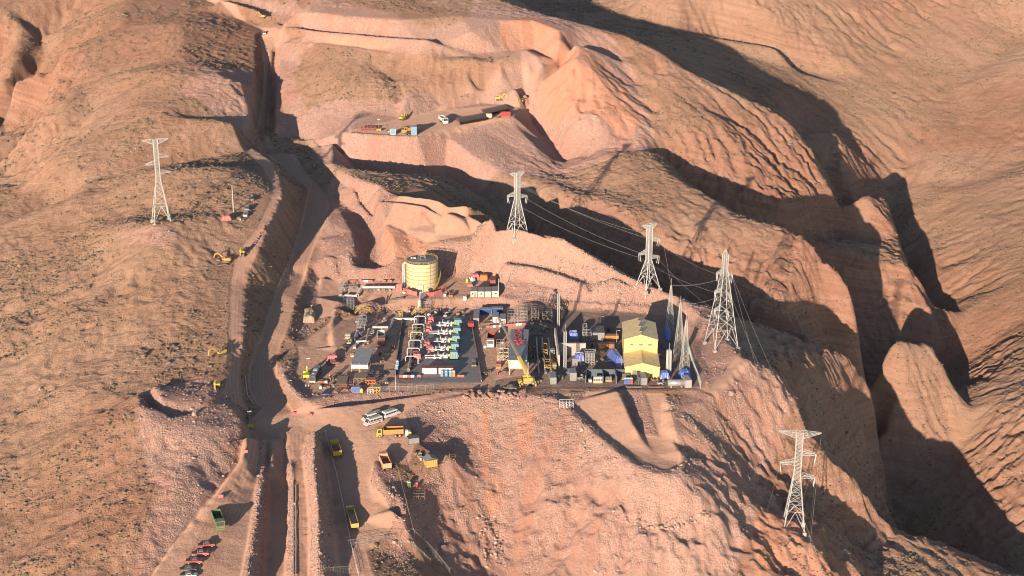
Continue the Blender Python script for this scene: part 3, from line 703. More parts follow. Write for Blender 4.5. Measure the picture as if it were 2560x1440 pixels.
s = rng.lognormal(-.42, .42, len(x))
scatter('shrubs', 'low dry tussocks dotted over the ochre hillsides', 'shrubs', np.stack([x, y, height(x, y) + .12 * s], 1), np.stack([s, s, s * .75], 1), blob_group('shrub_scatter', [M_BUSH[0], M_BUSH[0], M_BUSH[1], M_BUSH[2]], 4, 1, .9, .75), .2)
x, y = rand_fan(1100000, 760)
stp = height(x, y, steep)
p_r = zone_at(x, y, zr) * (.25 + .75 * (stp > .3)) * (zone_at(x, y, zg) < .3) * (zone_at(x, y, zb) < .2) * (1 - .85 * zone_at(x, y, zf))
keep = (rng.uniform(0, 1, len(x)) < p_r * np.clip(.5 + .25 * height(x, y, dens) + .3 * height(x, y, lic), .06, 1)) 
x, y = x[keep], y[keep]
s = rng.lognormal(-1.0, .48, len(x))
scatter('rubble', 'loose pink rubble spread over the spoil slopes and cuts', 'rubble', np.stack([x, y, height(x, y) + .1 * s], 1), np.stack([s, s * .85, s * .7], 1), blob_group('rubble_scatter', [M_STONE[0], M_STONE[1], M_STONE[2], M_STONE[0]], 4, 1, .7, .8), .8)
x, y = rand_fan(60000)
keep = (zone_at(x, y, zr) < .35) & (zone_at(x, y, zg) < .2) & (zone_at(x, y, zb) < .2) & (rng.uniform(-1., 2.2, len(x)) < height(x, y, fr)) & (y < 900)
x, y = x[keep], y[keep]
s = rng.lognormal(-.8, .4, len(x))
scatter('hillside_stones', 'small loose stones strewn over the ochre hillsides', 'stones', np.stack([x, y, height(x, y) + .08 * s], 1), np.stack([s, s * .85, s * .7], 1), blob_group('stone_scatter', [M_STONE[1], M_STONE[0], M_STONE[1], M_STONE[2]], 4, 1, .7, .8), .8)
# ------------------------------------------------------------------ modelling helpers
class MB:
    """collects simple shapes into one mesh"""
    def __init__(s): s.v = []; s.f = []
    def add(s, vs, fs):
        o = len(s.v); s.v += [tuple(map(float, p)) for p in vs]; s.f += [tuple(i + o for i in f) for f in fs]; return s
    def box(s, c, d, rz=0., taper=1.):
        cx, cy, cz = c; hx, hy, hz = d[0] / 2, d[1] / 2, d[2] / 2
        ca, sa = math.cos(rz), math.sin(rz); vs = []
        for k, (i, j) in ((z, p) for z in (-1, 1) for p in ((-1, -1), (1, -1), (1, 1), (-1, 1))):
            t = taper if k > 0 else 1.
            x, y = i * hx * t, j * hy * t
            vs.append((cx + x * ca - y * sa, cy + x * sa + y * ca, cz + k * hz))
        return s.add(vs, [(3, 2, 1, 0), (4, 5, 6, 7), (0, 1, 5, 4), (1, 2, 6, 5), (2, 3, 7, 6), (3, 0, 4, 7)])
    def cyl(s, p, q, r, n=10, r2=None, cap=True):
        p, q = Vector(p), Vector(q); r2 = r if r2 is None else r2
        d = (q - p)
        if d.length < 1e-6: return s
        d.normalize()
        a = d.orthogonal().normalized()
        if abs(d.z) < .99: a = d.cross(Vector((0, 0, 1))).normalized()
        b = d.cross(a); vs = []
        for c, rr in ((p, r), (q, r2)):
            for k in range(n):
                t = 2 * math.pi * (k + .5) / n
                vs.append(c + (a * math.cos(t) + b * math.sin(t)) * rr)
        fs = [(k, (k + 1) % n, n + (k + 1) % n, n + k) for k in range(n)]
        if cap: fs += [tuple(range(n - 1, -1, -1)), tuple(range(n, 2 * n))]
        return s.add(vs, fs)
    def bar(s, p, q, w): return s.cyl(p, q, w * .7071, 4)
    def tube(s, pts, r, n=8):
        for a, b in zip(pts[:-1], pts[1:]): s.cyl(a, b, r, n)
        return s
    def prof(s, pts, lo, hi, axis='y'):
        """outline in x-z pushed along y (or in y-z along x)"""
        n = len(pts)
        mk = (lambda a, b, c: (a, c, b)) if axis == 'y' else (lambda a, b, c: (c, a, b))
        vs = [mk(a, b, lo) for a, b in pts] + [mk(a, b, hi) for a, b in pts]
        fs = [(k, (k + 1) % n, n + (k + 1) % n, n + k) for k in range(n)] + [tuple(range(n - 1, -1, -1)), tuple(range(n, 2 * n))]
        return s.add(vs, fs)
    def lathe(s, prof, n=24, c=(0, 0, 0)):
        vs = [(c[0] + r * math.cos(2 * math.pi * k / n), c[1] + r * math.sin(2 * math.pi * k / n), c[2] + z) for r, z in prof for k in range(n)]
        fs = [(i * n + k, i * n + (k + 1) % n, (i + 1) * n + (k + 1) % n, (i + 1) * n + k) for i in range(len(prof) - 1) for k in range(n)]
        return s.add(vs, fs)
    def drape(s, dx, dy, h, seed=0, n=9, crease=.18, skirt=.12):
        """a sheet thrown over a load of dx by dy by h"""
        g = random.Random(seed); vs = []; fs = []
        for j in range(n + 1):
            for i in range(n + 1):
                a, b = 2 * i / n - 1, 2 * j / n - 1
                e = max(abs(a), abs(b))
                z = h if e < .72 else h * max(0., (1 - e) / .28) ** .55
                k = 1 + skirt * (e > .95)
                vs.append((a * dx / 2 * k * (.9 + .1 * e) + g.uniform(-1, 1) * crease * .6, b * dy / 2 * k * (.9 + .1 * e) + g.uniform(-1, 1) * crease * .6, max(0.02, z + g.uniform(-1, 1) * crease * (1 if z > .2 else .1))))
        for j in range(n):
            for i in range(n):
                k = j * (n + 1) + i; fs.append((k, k + 1, k + n + 2, k + n + 1))
        return s.add(vs, fs)
    def build(s, name, mat, parent=None, smooth=False):
        me = bpy.data.meshes.new(name); me.from_pydata(s.v, [], s.f); me.update()
        if smooth: me.polygons.foreach_set('use_smooth', [True] * len(me.polygons))
        me.materials.append(mat)
        o = bpy.data.objects.new(name, me); COL.objects.link(o)
        if parent is not None: o.parent = parent
        return o
def tag(o, label, cat, group=None):
    o['label'] = label; o['category'] = cat
    if group: o['group'] = group
    return o
def thing(name, label, cat, loc, rz=0., group=None):
    o = bpy.data.objects.new(name, None); o.empty_display_size = .3
    COL.objects.link(o); o.location = [float(c) for c in loc]; o.rotation_euler = (0, 0, rz)
    return tag(o, label, cat, group)
def copy_tree(o, parent=None):
    c = o.copy(); COL.objects.link(c)
    if parent is not None: c.parent = parent
    for ch in list(o.children): copy_tree(ch, c)
    return c
def G(x, y): return ground(x, y)
def GA(px0, px1):
    """base point midway between two photo pixels and heading from the first to the second"""
    a, b = G(*px0), G(*px1); c = (a + b) / 2; c[2] = float(height(c[0], c[1]))
    return c, math.atan2(b[1] - a[1], b[0] - a[0]), float(np.hypot(*(b - a)[:2]))
def corrug(name, col, rough=.55, freq=14., var=.18):
    """ribbed sheet metal"""
    m = bpy.data.materials.new(name); m.use_nodes = True; t = NT(m)
    co = t.n('TexCoord').outputs['Object']
    w = t.n('TexWave', wave_type='BANDS', bands_direction='DIAGONAL', i={'Vector': co, 'Scale': freq / 6.28, 'Distortion': 0.})
    f = t.noise(.6, 4, .65, co)
    c = t.mix(t.ramp(f, [(.3, 0.), (.7, 1.)]), tuple(k * (1 - var) for k in col), tuple(min(1, k * (1 + var * .4)) for k in col))
    c = t.mix(t.ramp(t.noise(2.5, 3, .7, co), [(.58, 0.), (.8, .35)]), c, (.36, .22, .14))
    t.out(c, rough, t.bump(w.outputs['Fac'], .35, .06), 0., .35)
    return m
P = plain
M = dict(
 white=P('white_paint', (.74, .72, .67), .5, .12), cream=P('cream_panel', (.76, .68, .48), .55, .12), steel=P('galvanised_steel', (.40, .39, .36), .45, .15, spec=.5), grey=P('grey_paint', (.27, .28, .29), .6, .2),
 dgrey=P('dark_grey_paint', (.09, .095, .10), .6, .25), black=P('black_rubber', (.03, .03, .032), .8, .3), yellow=P('yellow_paint', (.66, .44, .06), .5, .2), lime=P('hivis_yellow', (.62, .62, .04), .6, .15),
 orange=P('orange_paint', (.74, .27, .05), .5, .22), peach=P('faded_orange_paint', (.74, .40, .22), .6, .2), red=P('red_paint', (.46, .06, .05), .5, .2), pinkred=P('red_plastic_sheet', (.66, .14, .14), .55, .25, bump=.1), maroon=P('maroon_paint', (.26, .06, .05), .6, .2),
 blue=P('blue_paint', (.03, .13, .42), .5, .2), tarp=P('blue_tarpaulin', (.03, .17, .62), .42, .25, scale=1.6, spec=.5, bump=.15), ltblue=P('light_blue_plastic', (.16, .36, .52), .5, .15), teal=P('teal_paint', (.22, .42, .40), .5, .14), green=P('green_paint', (.10, .21, .07), .5, .2), dgreen=P('dark_green_paint', (.03, .10, .075), .5, .2),
 glass=P('dark_glass', (.025, .03, .035), .15, .1, spec=.7), concrete=P('concrete', (.50, .45, .38), .85, .2, scale=1.), dconc=P('dark_concrete', (.30, .27, .245), .85, .25, scale=.8), rust=P('rusty_steel', (.30, .13, .065), .85, .35), wood=P('weathered_timber', (.36, .25, .15), .85, .3), pipe=P('black_coated_pipe', (.07, .072, .075), .4, .4, spec=.5), silver=P('brushed_silver', (.62, .60, .56), .3, .12, metal=.5, spec=.5),
 pipew=P('pale_grey_pipe', (.60, .60, .57), .5, .14), tank=P('cream_tank_plate', (.72, .58, .31), .5, .12, scale=.5), roofgrey=P('grey_tank_roof', (.26, .25, .23), .7, .2, scale=.6), netred=P('red_netting', (.70, .10, .13), .7, .3, bump=.1), skin=P('skin', (.42, .26, .18), .6, .1), hivis=P('orange_vest', (.85, .22, .03), .6, .1), denim=P('dark_workwear', (.05, .06, .09), .8, .2), galv=P('pylon_steel', (.56, .56, .51), .5, .12, spec=.4),
 yroof=corrug('ochre_roof_sheet', (.92, .64, .30)), ywall=corrug('yellow_wall_sheet', (.80, .62, .22)), groof=corrug('grey_roof_sheet', (.33, .31, .28)), cont=corrug('grey_container_sheet', (.30, .29, .27)), wcont=corrug('white_container_sheet', (.80, .79, .75)), bcont=corrug('blue_container_sheet', (.035, .09, .26)), rcont=corrug('red_container_sheet', (.46, .05, .04)), ocont=corrug('orange_container_sheet', (.55, .22, .08)), acou=corrug('acoustic_panel_sheet', (.13, .15, .16)), olive=P('olive_boom_steel', (.20, .19, .15), .5, .15), cable=P('bare_conductor', (.45, .45, .43), .5, .1), mound=P('sand_tarp', (.46, .36, .20), .9, .25))
# ------------------------------------------------------------------ pylons, masts, conductors
TIPS = {}
def pylon(key, label, px, h, base, rz, top, arms, waist=.48, wtop=1.9, bar=.12, cat='pylon'):
    c = G(*px) if len(px) == 2 else W(*px)          # a third number: the height of the ridge crest it stands on
    c[2] = float(height(c[0], c[1]))
    t = thing('transmission_tower', label, cat, c, rz)
    zw = h * waist; wt = wtop
    def half(z):
        if z >= zw: return wt / 2
        return base / 2 + (wt / 2 - base / 2) * (z / zw)
    cor = ((-1, -1), (1, -1), (1, 1), (-1, 1))
    P3 = lambda k, z: (cor[k][0] * half(z), cor[k][1] * half(z), z)
    for k in range(4):
        m = MB(); m.bar(P3(k, -2.5), P3(k, zw), bar * 1.7); m.bar(P3(k, zw), P3(k, h), bar * 1.4)
        lg = m.build('leg', M['galv'], t)
        f = MB().box((P3(k, 0)[0], P3(k, 0)[1], -.6), (1.3, 1.3, 1.8)); f.build('footing', M['concrete'], lg)
    m = MB(); z = h * .20
    zs = [z]
    while z < h - 1.2:
        z += max(1.25, half(z) * 2 * .72); zs.append(min(z, h))
    if h - zs[-1] > .2: zs.append(h)
    for k in range(4):
        n = (k + 1) % 4
        a, b = Vector(P3(k, zs[0])), Vector(P3(n, zs[0])); mid = (a + b) / 2
        m.bar(a, b, bar); m.bar(P3(k, 0.1), mid, bar * 1.1); m.bar(P3(n, 0.1), mid, bar * 1.1)
        m.bar((Vector(P3(k, 0)) + a) / 2, (Vector(P3(k, 0)) + mid) / 2, bar * .7); m.bar((Vector(P3(n, 0)) + b) / 2, (Vector(P3(n, 0)) + mid) / 2, bar * .7)
        for z0, z1 in zip(zs[:-1], zs[1:]):
            m.bar(P3(k, z0), P3(n, z1), bar * .85); m.bar(P3(n, z0), P3(k, z1), bar * .85); m.bar(P3(k, z1), P3(n, z1), bar * .7)
    m.build('lattice_bracing', M['galv'], t)
    tips = []
    def arm(z, side, ln, dep, name, ins, low=True):
        m = MB(); w = wt / 2; x0 = side * w; x1 = side * (w + ln)
        tw = .5 if low else .2
        zt = z + (dep if low else 0); zb = z if low else z - dep
        roots = [(x0, -w, zb), (x0, w, zb), (x0, -w, zt), (x0, w, zt)]
        if low: ends = [(x1, -tw, zb), (x1, tw, zb), (x1, -tw, zb + .45), (x1, tw, zb + .45)]
        else: ends = [(x1, -tw, zt - .3), (x1, tw, zt - .3), (x1, -tw, zt), (x1, tw, zt)]
        for a, b in zip(roots, ends): m.bar(a, b, bar)
        n = max(3, int(ln / 1.3))
        for i in range(n):
            p = [Vector(a).lerp(Vector(b), i / n) for a, b in zip(roots, ends)]; q = [Vector(a).lerp(Vector(b), (i + 1) / n) for a, b in zip(roots, ends)]
            for u_, v_ in ((0, 2), (1, 3), (0, 1), (2, 3)):
                m.bar(p[u_], q[v_], bar * .6); m.bar(q[u_], q[v_], bar * .55)
        o = m.build(name, M['galv'], t)
        tip = Vector((x1, 0, zb))
        if ins:
            for dy in (-.45, .45):
                s_ = MB().cyl((x1, dy, zb), (x1 - side * .5, dy * 1.6, zb - 3.1), .11, 6)
                s_.build('insulator_string', M['white'], o)
        tips.append(tip)
    for z, side, ln, ins in arms: arm(h * z, side, ln, 1.7, 'crossarm', ins)
    if top[0] == 'T':
        for sd in (-1, 1): arm(h, sd, top[1], 2.2, 'earth_wire_arm', False, low=False)
    else:
        m = MB()
        for k in range(4): m.bar(P3(k, h), (0, 0, h + top[1]), bar * 1.1)
        m.build('peak', M['galv'], t); tips.append(Vector((0, 0, h + top[1])))
    mw = Matrix.Translation(Vector(c)) @ Matrix.Rotation(rz, 4, 'Z')
    TIPS[key] = [mw @ p for p in tips]
    return t
pylon('A', 'pale lattice pylon alone on the ochre hillside left of the road', (404, 553), 38, 7.6, .35, ('T', 4.6), [(.78, 1, 4.4, False), (.70, -1, 4.0, False), (.59, 1, 4.4, False)], .52)
pylon('B', 'lattice pylon on the ridge crest behind the tank, half against the lit slope', (1293, 562, 26.4), 29.5, 7.6, .5, ('T', 2.6), [(.80, 1, 3.2, False), (.64, -1, 4.0, True), (.60, 1, 4.0, True)], .58, bar=.15)
pylon('C', 'lattice pylon with a flat top on the ridge crest above the substation', (1620, 708, 10.4), 29, 7.6, .55, ('T', 2.8), [(.74, 1, 4.2, True), (.55, -1, 4.2, True), (.46, 1, 4.4, True)], .44, bar=.15)
pylon('D', 'tallest lattice pylon with a pointed peak at the right end of the substation', (1803, 862), 38.5, 10.2, .3, ('P', 2.5), [(.80, -1, 2.6, True), (.77, 1, 2.4, True), (.60, -1, 3.0, True), (.55, 1, 2.2, True), (.40, -1, 2.6, True), (.36, 1, 1.6, True)], .84, 1.8)
pylon('E', 'pale lattice pylon with a wide flat top on the red knoll at lower right', (1984, 1318), 38, 7.4, -.12, ('T', 6.2), [(.77, 1, 5.0, True), (.665, -1, 5.2, True), (.53, 1, 5.2, True)], .56, 2.3)

def mast(label, px, h, base, topw, rz=.2, bar=.055, name='lattice_mast'):
    c = G(*px); t = thing(name, label, 'mast', c, rz)
    cor = ((-1, -1), (1, -1), (1, 1), (-1, 1))
    P3 = lambda k, z: (cor[k][0] * (base + (topw - base) * z / h) / 2, cor[k][1] * (base + (topw - base) * z / h) / 2, z)
    for k in range(4): MB().bar(P3(k, -.3), P3(k, h), bar * 1.6).build('leg', M['galv'], t)
    m = MB(); z = 0
    while z < h - .4:
        z1 = min(h, z + max(.9, (base + (topw - base) * z / h) * .9))
        for k in range(4):
            n = (k + 1) % 4; m.bar(P3(k, z), P3(n, z1), bar); m.bar(P3(n, z), P3(k, z1), bar); m.bar(P3(k, z1), P3(n, z1), bar * .8)
        z = z1
    m.build('lattice_bracing', M['galv'], t)
    MB().cyl((0, 0, h), (0, 0, h + 3), .06, 5).build('lightning_rod', M['galv'], t)
    return c + np.array([0, 0, h])
m1 = mast('slender tapering gantry mast standing farthest back beside the yellow hall', (1674, 822), 19.5, 3.0, .45)
m2 = mast('tapering gantry mast in the middle of three right of the yellow hall', (1696, 898), 24, 3.6, .45)
m3 = mast('tapering gantry mast nearest the front, its feet behind a blue cover', (1711, 928), 21.5, 3.3, .45)
mast('square lattice lamp mast between the fire wall and the blue covered transformers', (1412, 926), 16.5, .95, .95)
mast('square lattice lamp mast at the back edge of the yard by the cut face', (1396, 818), 15, .9, .9)
mast('short stout lattice column between the yellow hall and the tapering masts', (1671, 935), 10, 1.5, 1.3, bar=.16)
def wire(p, q, sag, label, r=.03, n=14):
    p, q = Vector(p), Vector(q)
    pts = [p.lerp(q, k / n) - Vector((0, 0, sag * 4 * (k / n) * (1 - k / n))) for k in range(n + 1)]
    o = MB(); pts = [a - p for a in pts]; o.tube(pts, r, 4)
    ob = o.build('power_line', M['cable']); ob.location = p
    return tag(ob, label, 'power line', 'conductors strung between the pylons')
tB, tC, tD, tE, tA = TIPS['B'], TIPS['C'], TIPS['D'], TIPS['E'], TIPS['A']
for i, (a, b) in enumerate(((tB[0], tC[0]), (tB[1], tC[1]), (tB[2], tC[2]), (tB[3], tC[3]), (tB[4], tC[4]))):
    wire(a - Vector((0, 0, 1.2)), b - Vector((0, 0, 1.2)), 2.2, 'thin power line spanning from the ridge pylon behind the tank to the flat topped one')
for i, (a, b) in enumerate(((tC[0], tD[0]), (tC[1], tD[2]), (tC[2], tD[4]), (tC[3], tD[6]))):
    wire(a - Vector((0, 0, 1.2)), b, 1.6, 'thin power line from the flat topped ridge pylon to the pointed pylon')
for a, b in ((tD[1], tE[0]), (tD[3], tE[2]), (tD[5], tE[1]), (tD[6], tE[3])):
    wire(a, b - Vector((0, 0, .5)), 3.5, 'thin power line dropping from the pointed pylon to the one on the red knoll')
for a, b in ((tD[0], m1), (tD[2], m2), (tD[4], m3)):
    wire(a - Vector((0, 0, 2.6)), b, 1.0, 'thin power line from the pointed pylon down to a gantry mast', .04)
wire(tC[4] + Vector((0, 0, 10)), m1, 1.0, 'thin earth wire from the flat topped ridge pylon to the farthest gantry mast')
for a, e in zip((tA[3], tA[1]), ((-160, 300, 40), (-160, 440, 40))):
    wire(a, W(*e), 6, 'thin power line leaving the left hillside pylon across the slope')
for a, e in zip((tE[0], tE[1], tE[2]), ((1900, 1560, -20), (1830, 1560, -20), (2000, 1560, -20))):
    wire(a, W(*e), 3, 'thin power line leaving the knoll pylon towards the viewer')
for a, e in zip((tE[3], tE[4]), ((2080, 1480, -40), (2010, 1500, -42))):
    wire(a, W(*e), 3, 'thin power line leaving the far arm of the knoll pylon')

def pole(label, px, h, kind='lamp', r=.09, mat='steel', name='lamp_post'):
    c = G(*px); t = thing(name, label, 'pole', c)
    MB().cyl((0, 0, -.3), (0, 0, h), r * 1.3, 8, r * .8).build('post', M[mat], t)
    if kind == 'lamp':
        MB().bar((0, 0, h - .1), (.9, 0, h), .09).build('lamp_arm', M[mat], t); MB().box((1.05, 0, h), (.6, .28, .14)).build('lamp_head', M['white'], t)
    elif kind == 'cross':
        MB().box((0, 0, h - 2.6), (2.6, .14, .16)).build('crossarm', M['wood'], t); MB().box((0, 0, h - .5), (.3, .3, .3)).build('pole_cap', M[mat], t)
    return t
pole('tall pale utility pole with one crossarm on the left hillside', (584, 529), 12.5, 'cross', .24, 'concrete', 'utility_pole')
pole('white lamp post beside the maroon container on the tank terrace', (1246, 743), 8.5, r=.1, mat='white')
pole('grey lamp post among the covered transformers', (1450, 918), 6)
pole('lamp post left of the blue wrapped load', (1541, 863), 6.5)
pole('lamp post at the corner of the yellow hall', (1554, 925), 6)
pole('white flagpole in front of the mobile crane', (1320, 962), 9.5, 'plain', .13, 'white', 'flagpole')
pole('lamp post at the back of the yard behind the grey flat roof', (1500, 822), 5.5)
pole('white post on the front fence below the blue toilets', (989, 975), 9, 'plain', .09, 'white', 'white_post')
pole('lamp post left of the green tipper truck', (1230, 918), 1.5, 'plain', .07, 'white', 'marker_post') if False else None
# ------------------------------------------------------------------ tank
tc = W(1056, 716, 3.5); tc[2] = float(height(tc[0], tc[1]))
TR_, TH_ = 7.15, 12.5
t = thing('storage_tank', 'large cream cylindrical storage tank with grey roof on the terrace', 'tank', tc)
for k in range(7):
    z0, z1 = TH_ * k / 7, TH_ * (k + 1) / 7
    MB().lathe([(TR_, z0 - (.4 if k == 0 else 0)), (TR_, z1 - .05)], 48).build('shell_course', M['tank'], t, True)
    MB().lathe([(TR_ - .05, z1 - .10), (TR_ + .17, z1 - .10), (TR_ + .17, z1), (TR_ - .05, z1)], 48).build('stiffener_ring', M['rust'] if k in (1, 2, 3) else M['olive'], t)
rf = MB().lathe([(TR_, TH_ - .02), (TR_ * .5, TH_ + .35), (.01, TH_ + .7)], 48).build('roof', M['roofgrey'], t, True)
m = MB()
for k in range(40):
    a = 2 * math.pi * k / 40; m.bar((TR_ * math.cos(a), TR_ * math.sin(a), TH_), (TR_ * math.cos(a), TR_ * math.sin(a), TH_ + 1.1), .07)
for z in (.55, 1.1): m.tube([(TR_ * math.cos(2 * math.pi * k / 40), TR_ * math.sin(2 * math.pi * k / 40), TH_ + z) for k in range(41)], .05, 4)
m.build('guard_rail', M['yellow'], rf)
m = MB()
for x, y in ((-1.6, .4), (1.2, .8), (-.4, -1.2), (1.6, -.8)): m.bar((x, y, TH_ + .4), (x, y, TH_ + 2.0), .12)
m.bar((-1.6, .4, TH_ + 2), (1.2, .8, TH_ + 2), .12).bar((-.4, -1.2, TH_ + 2), (1.6, -.8, TH_ + 2), .12).bar((-1.6, .4, TH_ + 2), (-.4, -1.2, TH_ + 2), .12).bar((1.2, .8, TH_ + 2), (1.6, -.8, TH_ + 2), .12).box((-3.2, .6, TH_ + .8), (1.2, .9, .7)).box((-4.6, 1.2, TH_ + .6), (.8, .8, .9))
m.build('vent_frame', M['steel'], rf)
m = MB(); m2_ = MB()
for k in range(46):
    a = R(-50 + k * 2.9); z = .3 + k * .27
    if z > TH_: break
    m.box(((TR_ + .55) * math.cos(a), (TR_ + .55) * math.sin(a), z), (1.0, .34, .07), a)
    m2_.bar(((TR_ + 1.05) * math.cos(a), (TR_ + 1.05) * math.sin(a), z), ((TR_ + 1.05) * math.cos(a), (TR_ + 1.05) * math.sin(a), z + 1.1), .09)
st = m.build('spiral_stair', M['yellow'], t)
m2_.tube([((TR_ + 1.05) * math.cos(R(-50 + k * 2.9)), (TR_ + 1.05) * math.sin(R(-50 + k * 2.9)), 1.4 + k * .27) for k in range(45)], .07, 4); m2_.build('stair_rail', M['yellow'], st)
for a in (-98, -60):
    m = MB(); x, y = (TR_ + .12) * math.cos(R(a)), (TR_ + .12) * math.sin(R(a)); m.bar((x - .3, y, 0), (x - .3, y, TH_ + 1), .09).bar((x + .3, y, 0), (x + .3, y, TH_ + 1), .09)
    for z in np.arange(.4, TH_, .9): m.bar((x - .3, y, z), (x + .3, y, z), .06)
    m.build('ladder', M['cream'], t)
for dx, r in ((-7.9, .32), (-8.6, .2)):
    MB().tube([(dx, -1.5, -.2), (dx, -1.5, 11.2), (dx + 1.2, -.9, 11.8)], r, 8).build('riser_pipe', M['pipew'], t)
MB().box((-.2, -TR_ - .25, 1.6), (2.2, .6, 3.0)).build('manway_box', M['cream'], t)

def netting(label, pts, h, mat='pinkred', name='plastic_sheet_fence', group=None):
    """a sagging strip of plastic sheet on short posts; pts are photo pixels on the ground"""
    q = [G(*p) for p in pts]; c = q[0]
    t = thing(name, label, 'fence', c, group=group)
    g = random.Random(len(label)); vs = []; n = 0; m = MB()
    for a, b in zip(q[:-1], q[1:]):
        L_ = max(2, int(np.linalg.norm(b - a) / .7))
        for k in range(L_ + (1 if b is q[-1] else 0)):
            p = a + (b - a) * k / L_ - c
            p[2] = float(height(p[0] + c[0], p[1] + c[1])) - c[2]
            w = g.uniform(-.12, .12); vs.append((p[0], p[1] + w, p[2] - .05)); vs.append((p[0] + w, p[1] - w, p[2] + h * g.uniform(.86, 1.05))); n += 1
        p = a - c; m.bar((p[0], p[1], p[2] - .2), (p[0], p[1], p[2] + h), .1)
    fs = [(2 * k, 2 * k + 2, 2 * k + 3, 2 * k + 1) for k in range(n - 1)]
    MB().add(vs, fs).build('sheet', M[mat], t)
    m.build('stake', M['steel'], t)
netting('red plastic sheet around the front left foot of the tank', [(1008, 731), (1024, 736), (1043, 741)], 2.2)
netting('red plastic sheet around the front right foot of the tank', [(1066, 742), (1085, 739), (1106, 733)], 1.9)
netting('orange red sheet hung left of the tank by the riser pipes', [(991, 730), (1005, 727)], 3.6)
netting('red sheet hung right of the tank stair', [(1104, 731), (1116, 726)], 2.6)
# ------------------------------------------------------------------ pipe runs
def pipe_run(label, pts, r, mat='pipew', z=None, name='pipe', n=10, group=None, supports=True):
    """pts: photo pixels with height above the ground (x, y, h)"""
    q = []
    for x, y, h in pts:
        lo = G(x, y); d = ray(x, y)
        zz = lo[2] + h; p = np.array([0, 0, CAM_H]) + d * ((zz - CAM_H) / d[2]); q.append(p)
    c = np.array([q[0][0], q[0][1], float(height(q[0][0], q[0][1]))])
    t = thing(name, label, 'pipe', c, group=group)
    loc = [p - c for p in q]
    MB().tube(loc, r, n).build('pipe_barrel', M[mat], t, False)
    m = MB()
    for a in loc[1:-1]: m.lathe([(.01, -r * 1.02), (r * .75, -r * .75), (r * 1.04, 0), (r * .75, r * .75), (.01, r * 1.02)], 10, a)
    for a, b in ((loc[0], loc[1]), (loc[-1], loc[-2])):
        d = (b - a) / np.linalg.norm(b - a); m.cyl(a, a + d * .15, r * 1.35, 10)
    m.build('flange', M[mat], t)
    if supports:
        m = MB()
        for a, b in zip(loc[:-1], loc[1:]):
            L_ = np.linalg.norm((b - a)[:2]); k = int(L_ / 5)
            for i in range(k):
                p = a + (b - a) * (i + .5) / k; g = float(height(p[0] + c[0], p[1] + c[1])) - c[2]
                if p[2] - g > r: m.box((p[0], p[1], (p[2] + g) / 2 - r * .5), (r * 1.3, .5, max(.1, p[2] - g - r)))
        if m.v: m.build('pipe_support', M['concrete'], t)
    return t
pipe_run('thick pale pipe running left from the tank to the pipe bend', [(988, 718, 1.2), (904, 718, 1.2), (893, 738, 1.1)], .62)
pipe_run('pale pipe elbow leading to the valve rack at the far left of the terrace', [(893, 740, 1), (862, 738, 1)], .5)
pipe_run('grey pipe along the left end of the terrace', [(863, 706, 1), (853, 738, 1)], .45, 'steel')
pipe_run('thick pale pipe coming down the bank in front of the tank', [(1053, 733, 2.4), (1049, 752, 1.6), (1047, 772, 1.4)], .62)
pipe_run('pale pipe crossing the yard from the pump header to the left', [(1043, 797, 1.2), (984, 797, 1.2), (976, 818, 1.2), (932, 818, 1.2)], .5)
pipe_run('grey sloping pipe feeding the left valve rack', [(905, 792, 1.2), (897, 818, 1.2)], .42, 'steel')
pipe_run('short pale pipe with two bends at the left of the yard', [(922, 824, 1), (915, 852, 1), (890, 854, 1)], .38)
pipe_run('grey pipe with a red blank end standing in the excavation', [(893, 828, 1.6), (884, 850, .8)], .5, 'steel')
pipe_run('black pipe lying across the pit edge below the terrace', [(1010, 744, .5), (985, 748, .5), (970, 752, .4)], .42, 'pipe', supports=False)
pipe_run('black pipe standing down the pit wall', [(970, 740, 1), (958, 780, .5)], .36, 'pipe', supports=False)
pipe_run('grey collecting header along the left side of the pump platform', [(1046, 790, .9), (1021, 925, .9)], .5, 'steel')
pipe_run('long dark pipe on sleepers, nearest the grey roofed hall', [(1341, 846, .8), (1347, 932, .8)], .32, 'steel')
pipe_run('long dark pipe on sleepers, middle of three', [(1355, 846, .8), (1364, 932, .8)], .32, 'steel')
pipe_run('long dark pipe on sleepers, nearest the fire wall', [(1371, 846, .8), (1379, 930, .8)], .32, 'steel')
pipe_run('thin white pipe lying along the ditch of the main road', [(613, 940, .25), (618, 985, .25), (634, 1010, .25)], .14, 'white', supports=False)
pipe_run('thin grey pipe lying beside the ramp in the trench, left of two', [(733, 1200, .3), (734, 1330, .3), (734, 1436, .3)], .2, 'steel', supports=False)
pipe_run('thin grey pipe lying beside the ramp in the trench, right of two', [(739, 1215, .3), (740, 1330, .3), (740, 1436, .3)], .2, 'steel', supports=False)

# ------------------------------------------------------------------ pump platform
cs = [W(1008, 792, 0), W(1172, 790, 0), W(1203, 958, 0), W(984, 958, 0)]
MB().add([tuple(p[:2]) + (-.6,) for p in cs] + [tuple(p[:2]) + (.16,) for p in cs], [(4, 5, 6, 7)[::-1], (0, 1, 5, 4), (1, 2, 6, 5), (2, 3, 7, 6), (3, 0, 4, 7)]).build('pump_platform', M['dconc'])
bpy.data.objects['pump_platform']['kind'] = 'structure'
def kerb(label, a, b, h, w, mat='dconc', z=0):
    p, q = W(*a, z), W(*b, z); d = q - p; L_ = np.linalg.norm(d); c = (p + q) / 2
    t = thing('parapet', label, 'wall', (c[0], c[1], z), math.atan2(d[1], d[0]))
    MB().box((0, 0, h / 2 - .2), (L_, w, h + .4)).build('wall_body', M[mat], t); MB().box((0, 0, h + .04), (L_, w + .12, .09)).build('coping', M[mat], t)
kerb('low dark wall along the right side of the pump platform', (1176, 800), (1204, 956), 1.0, .35)
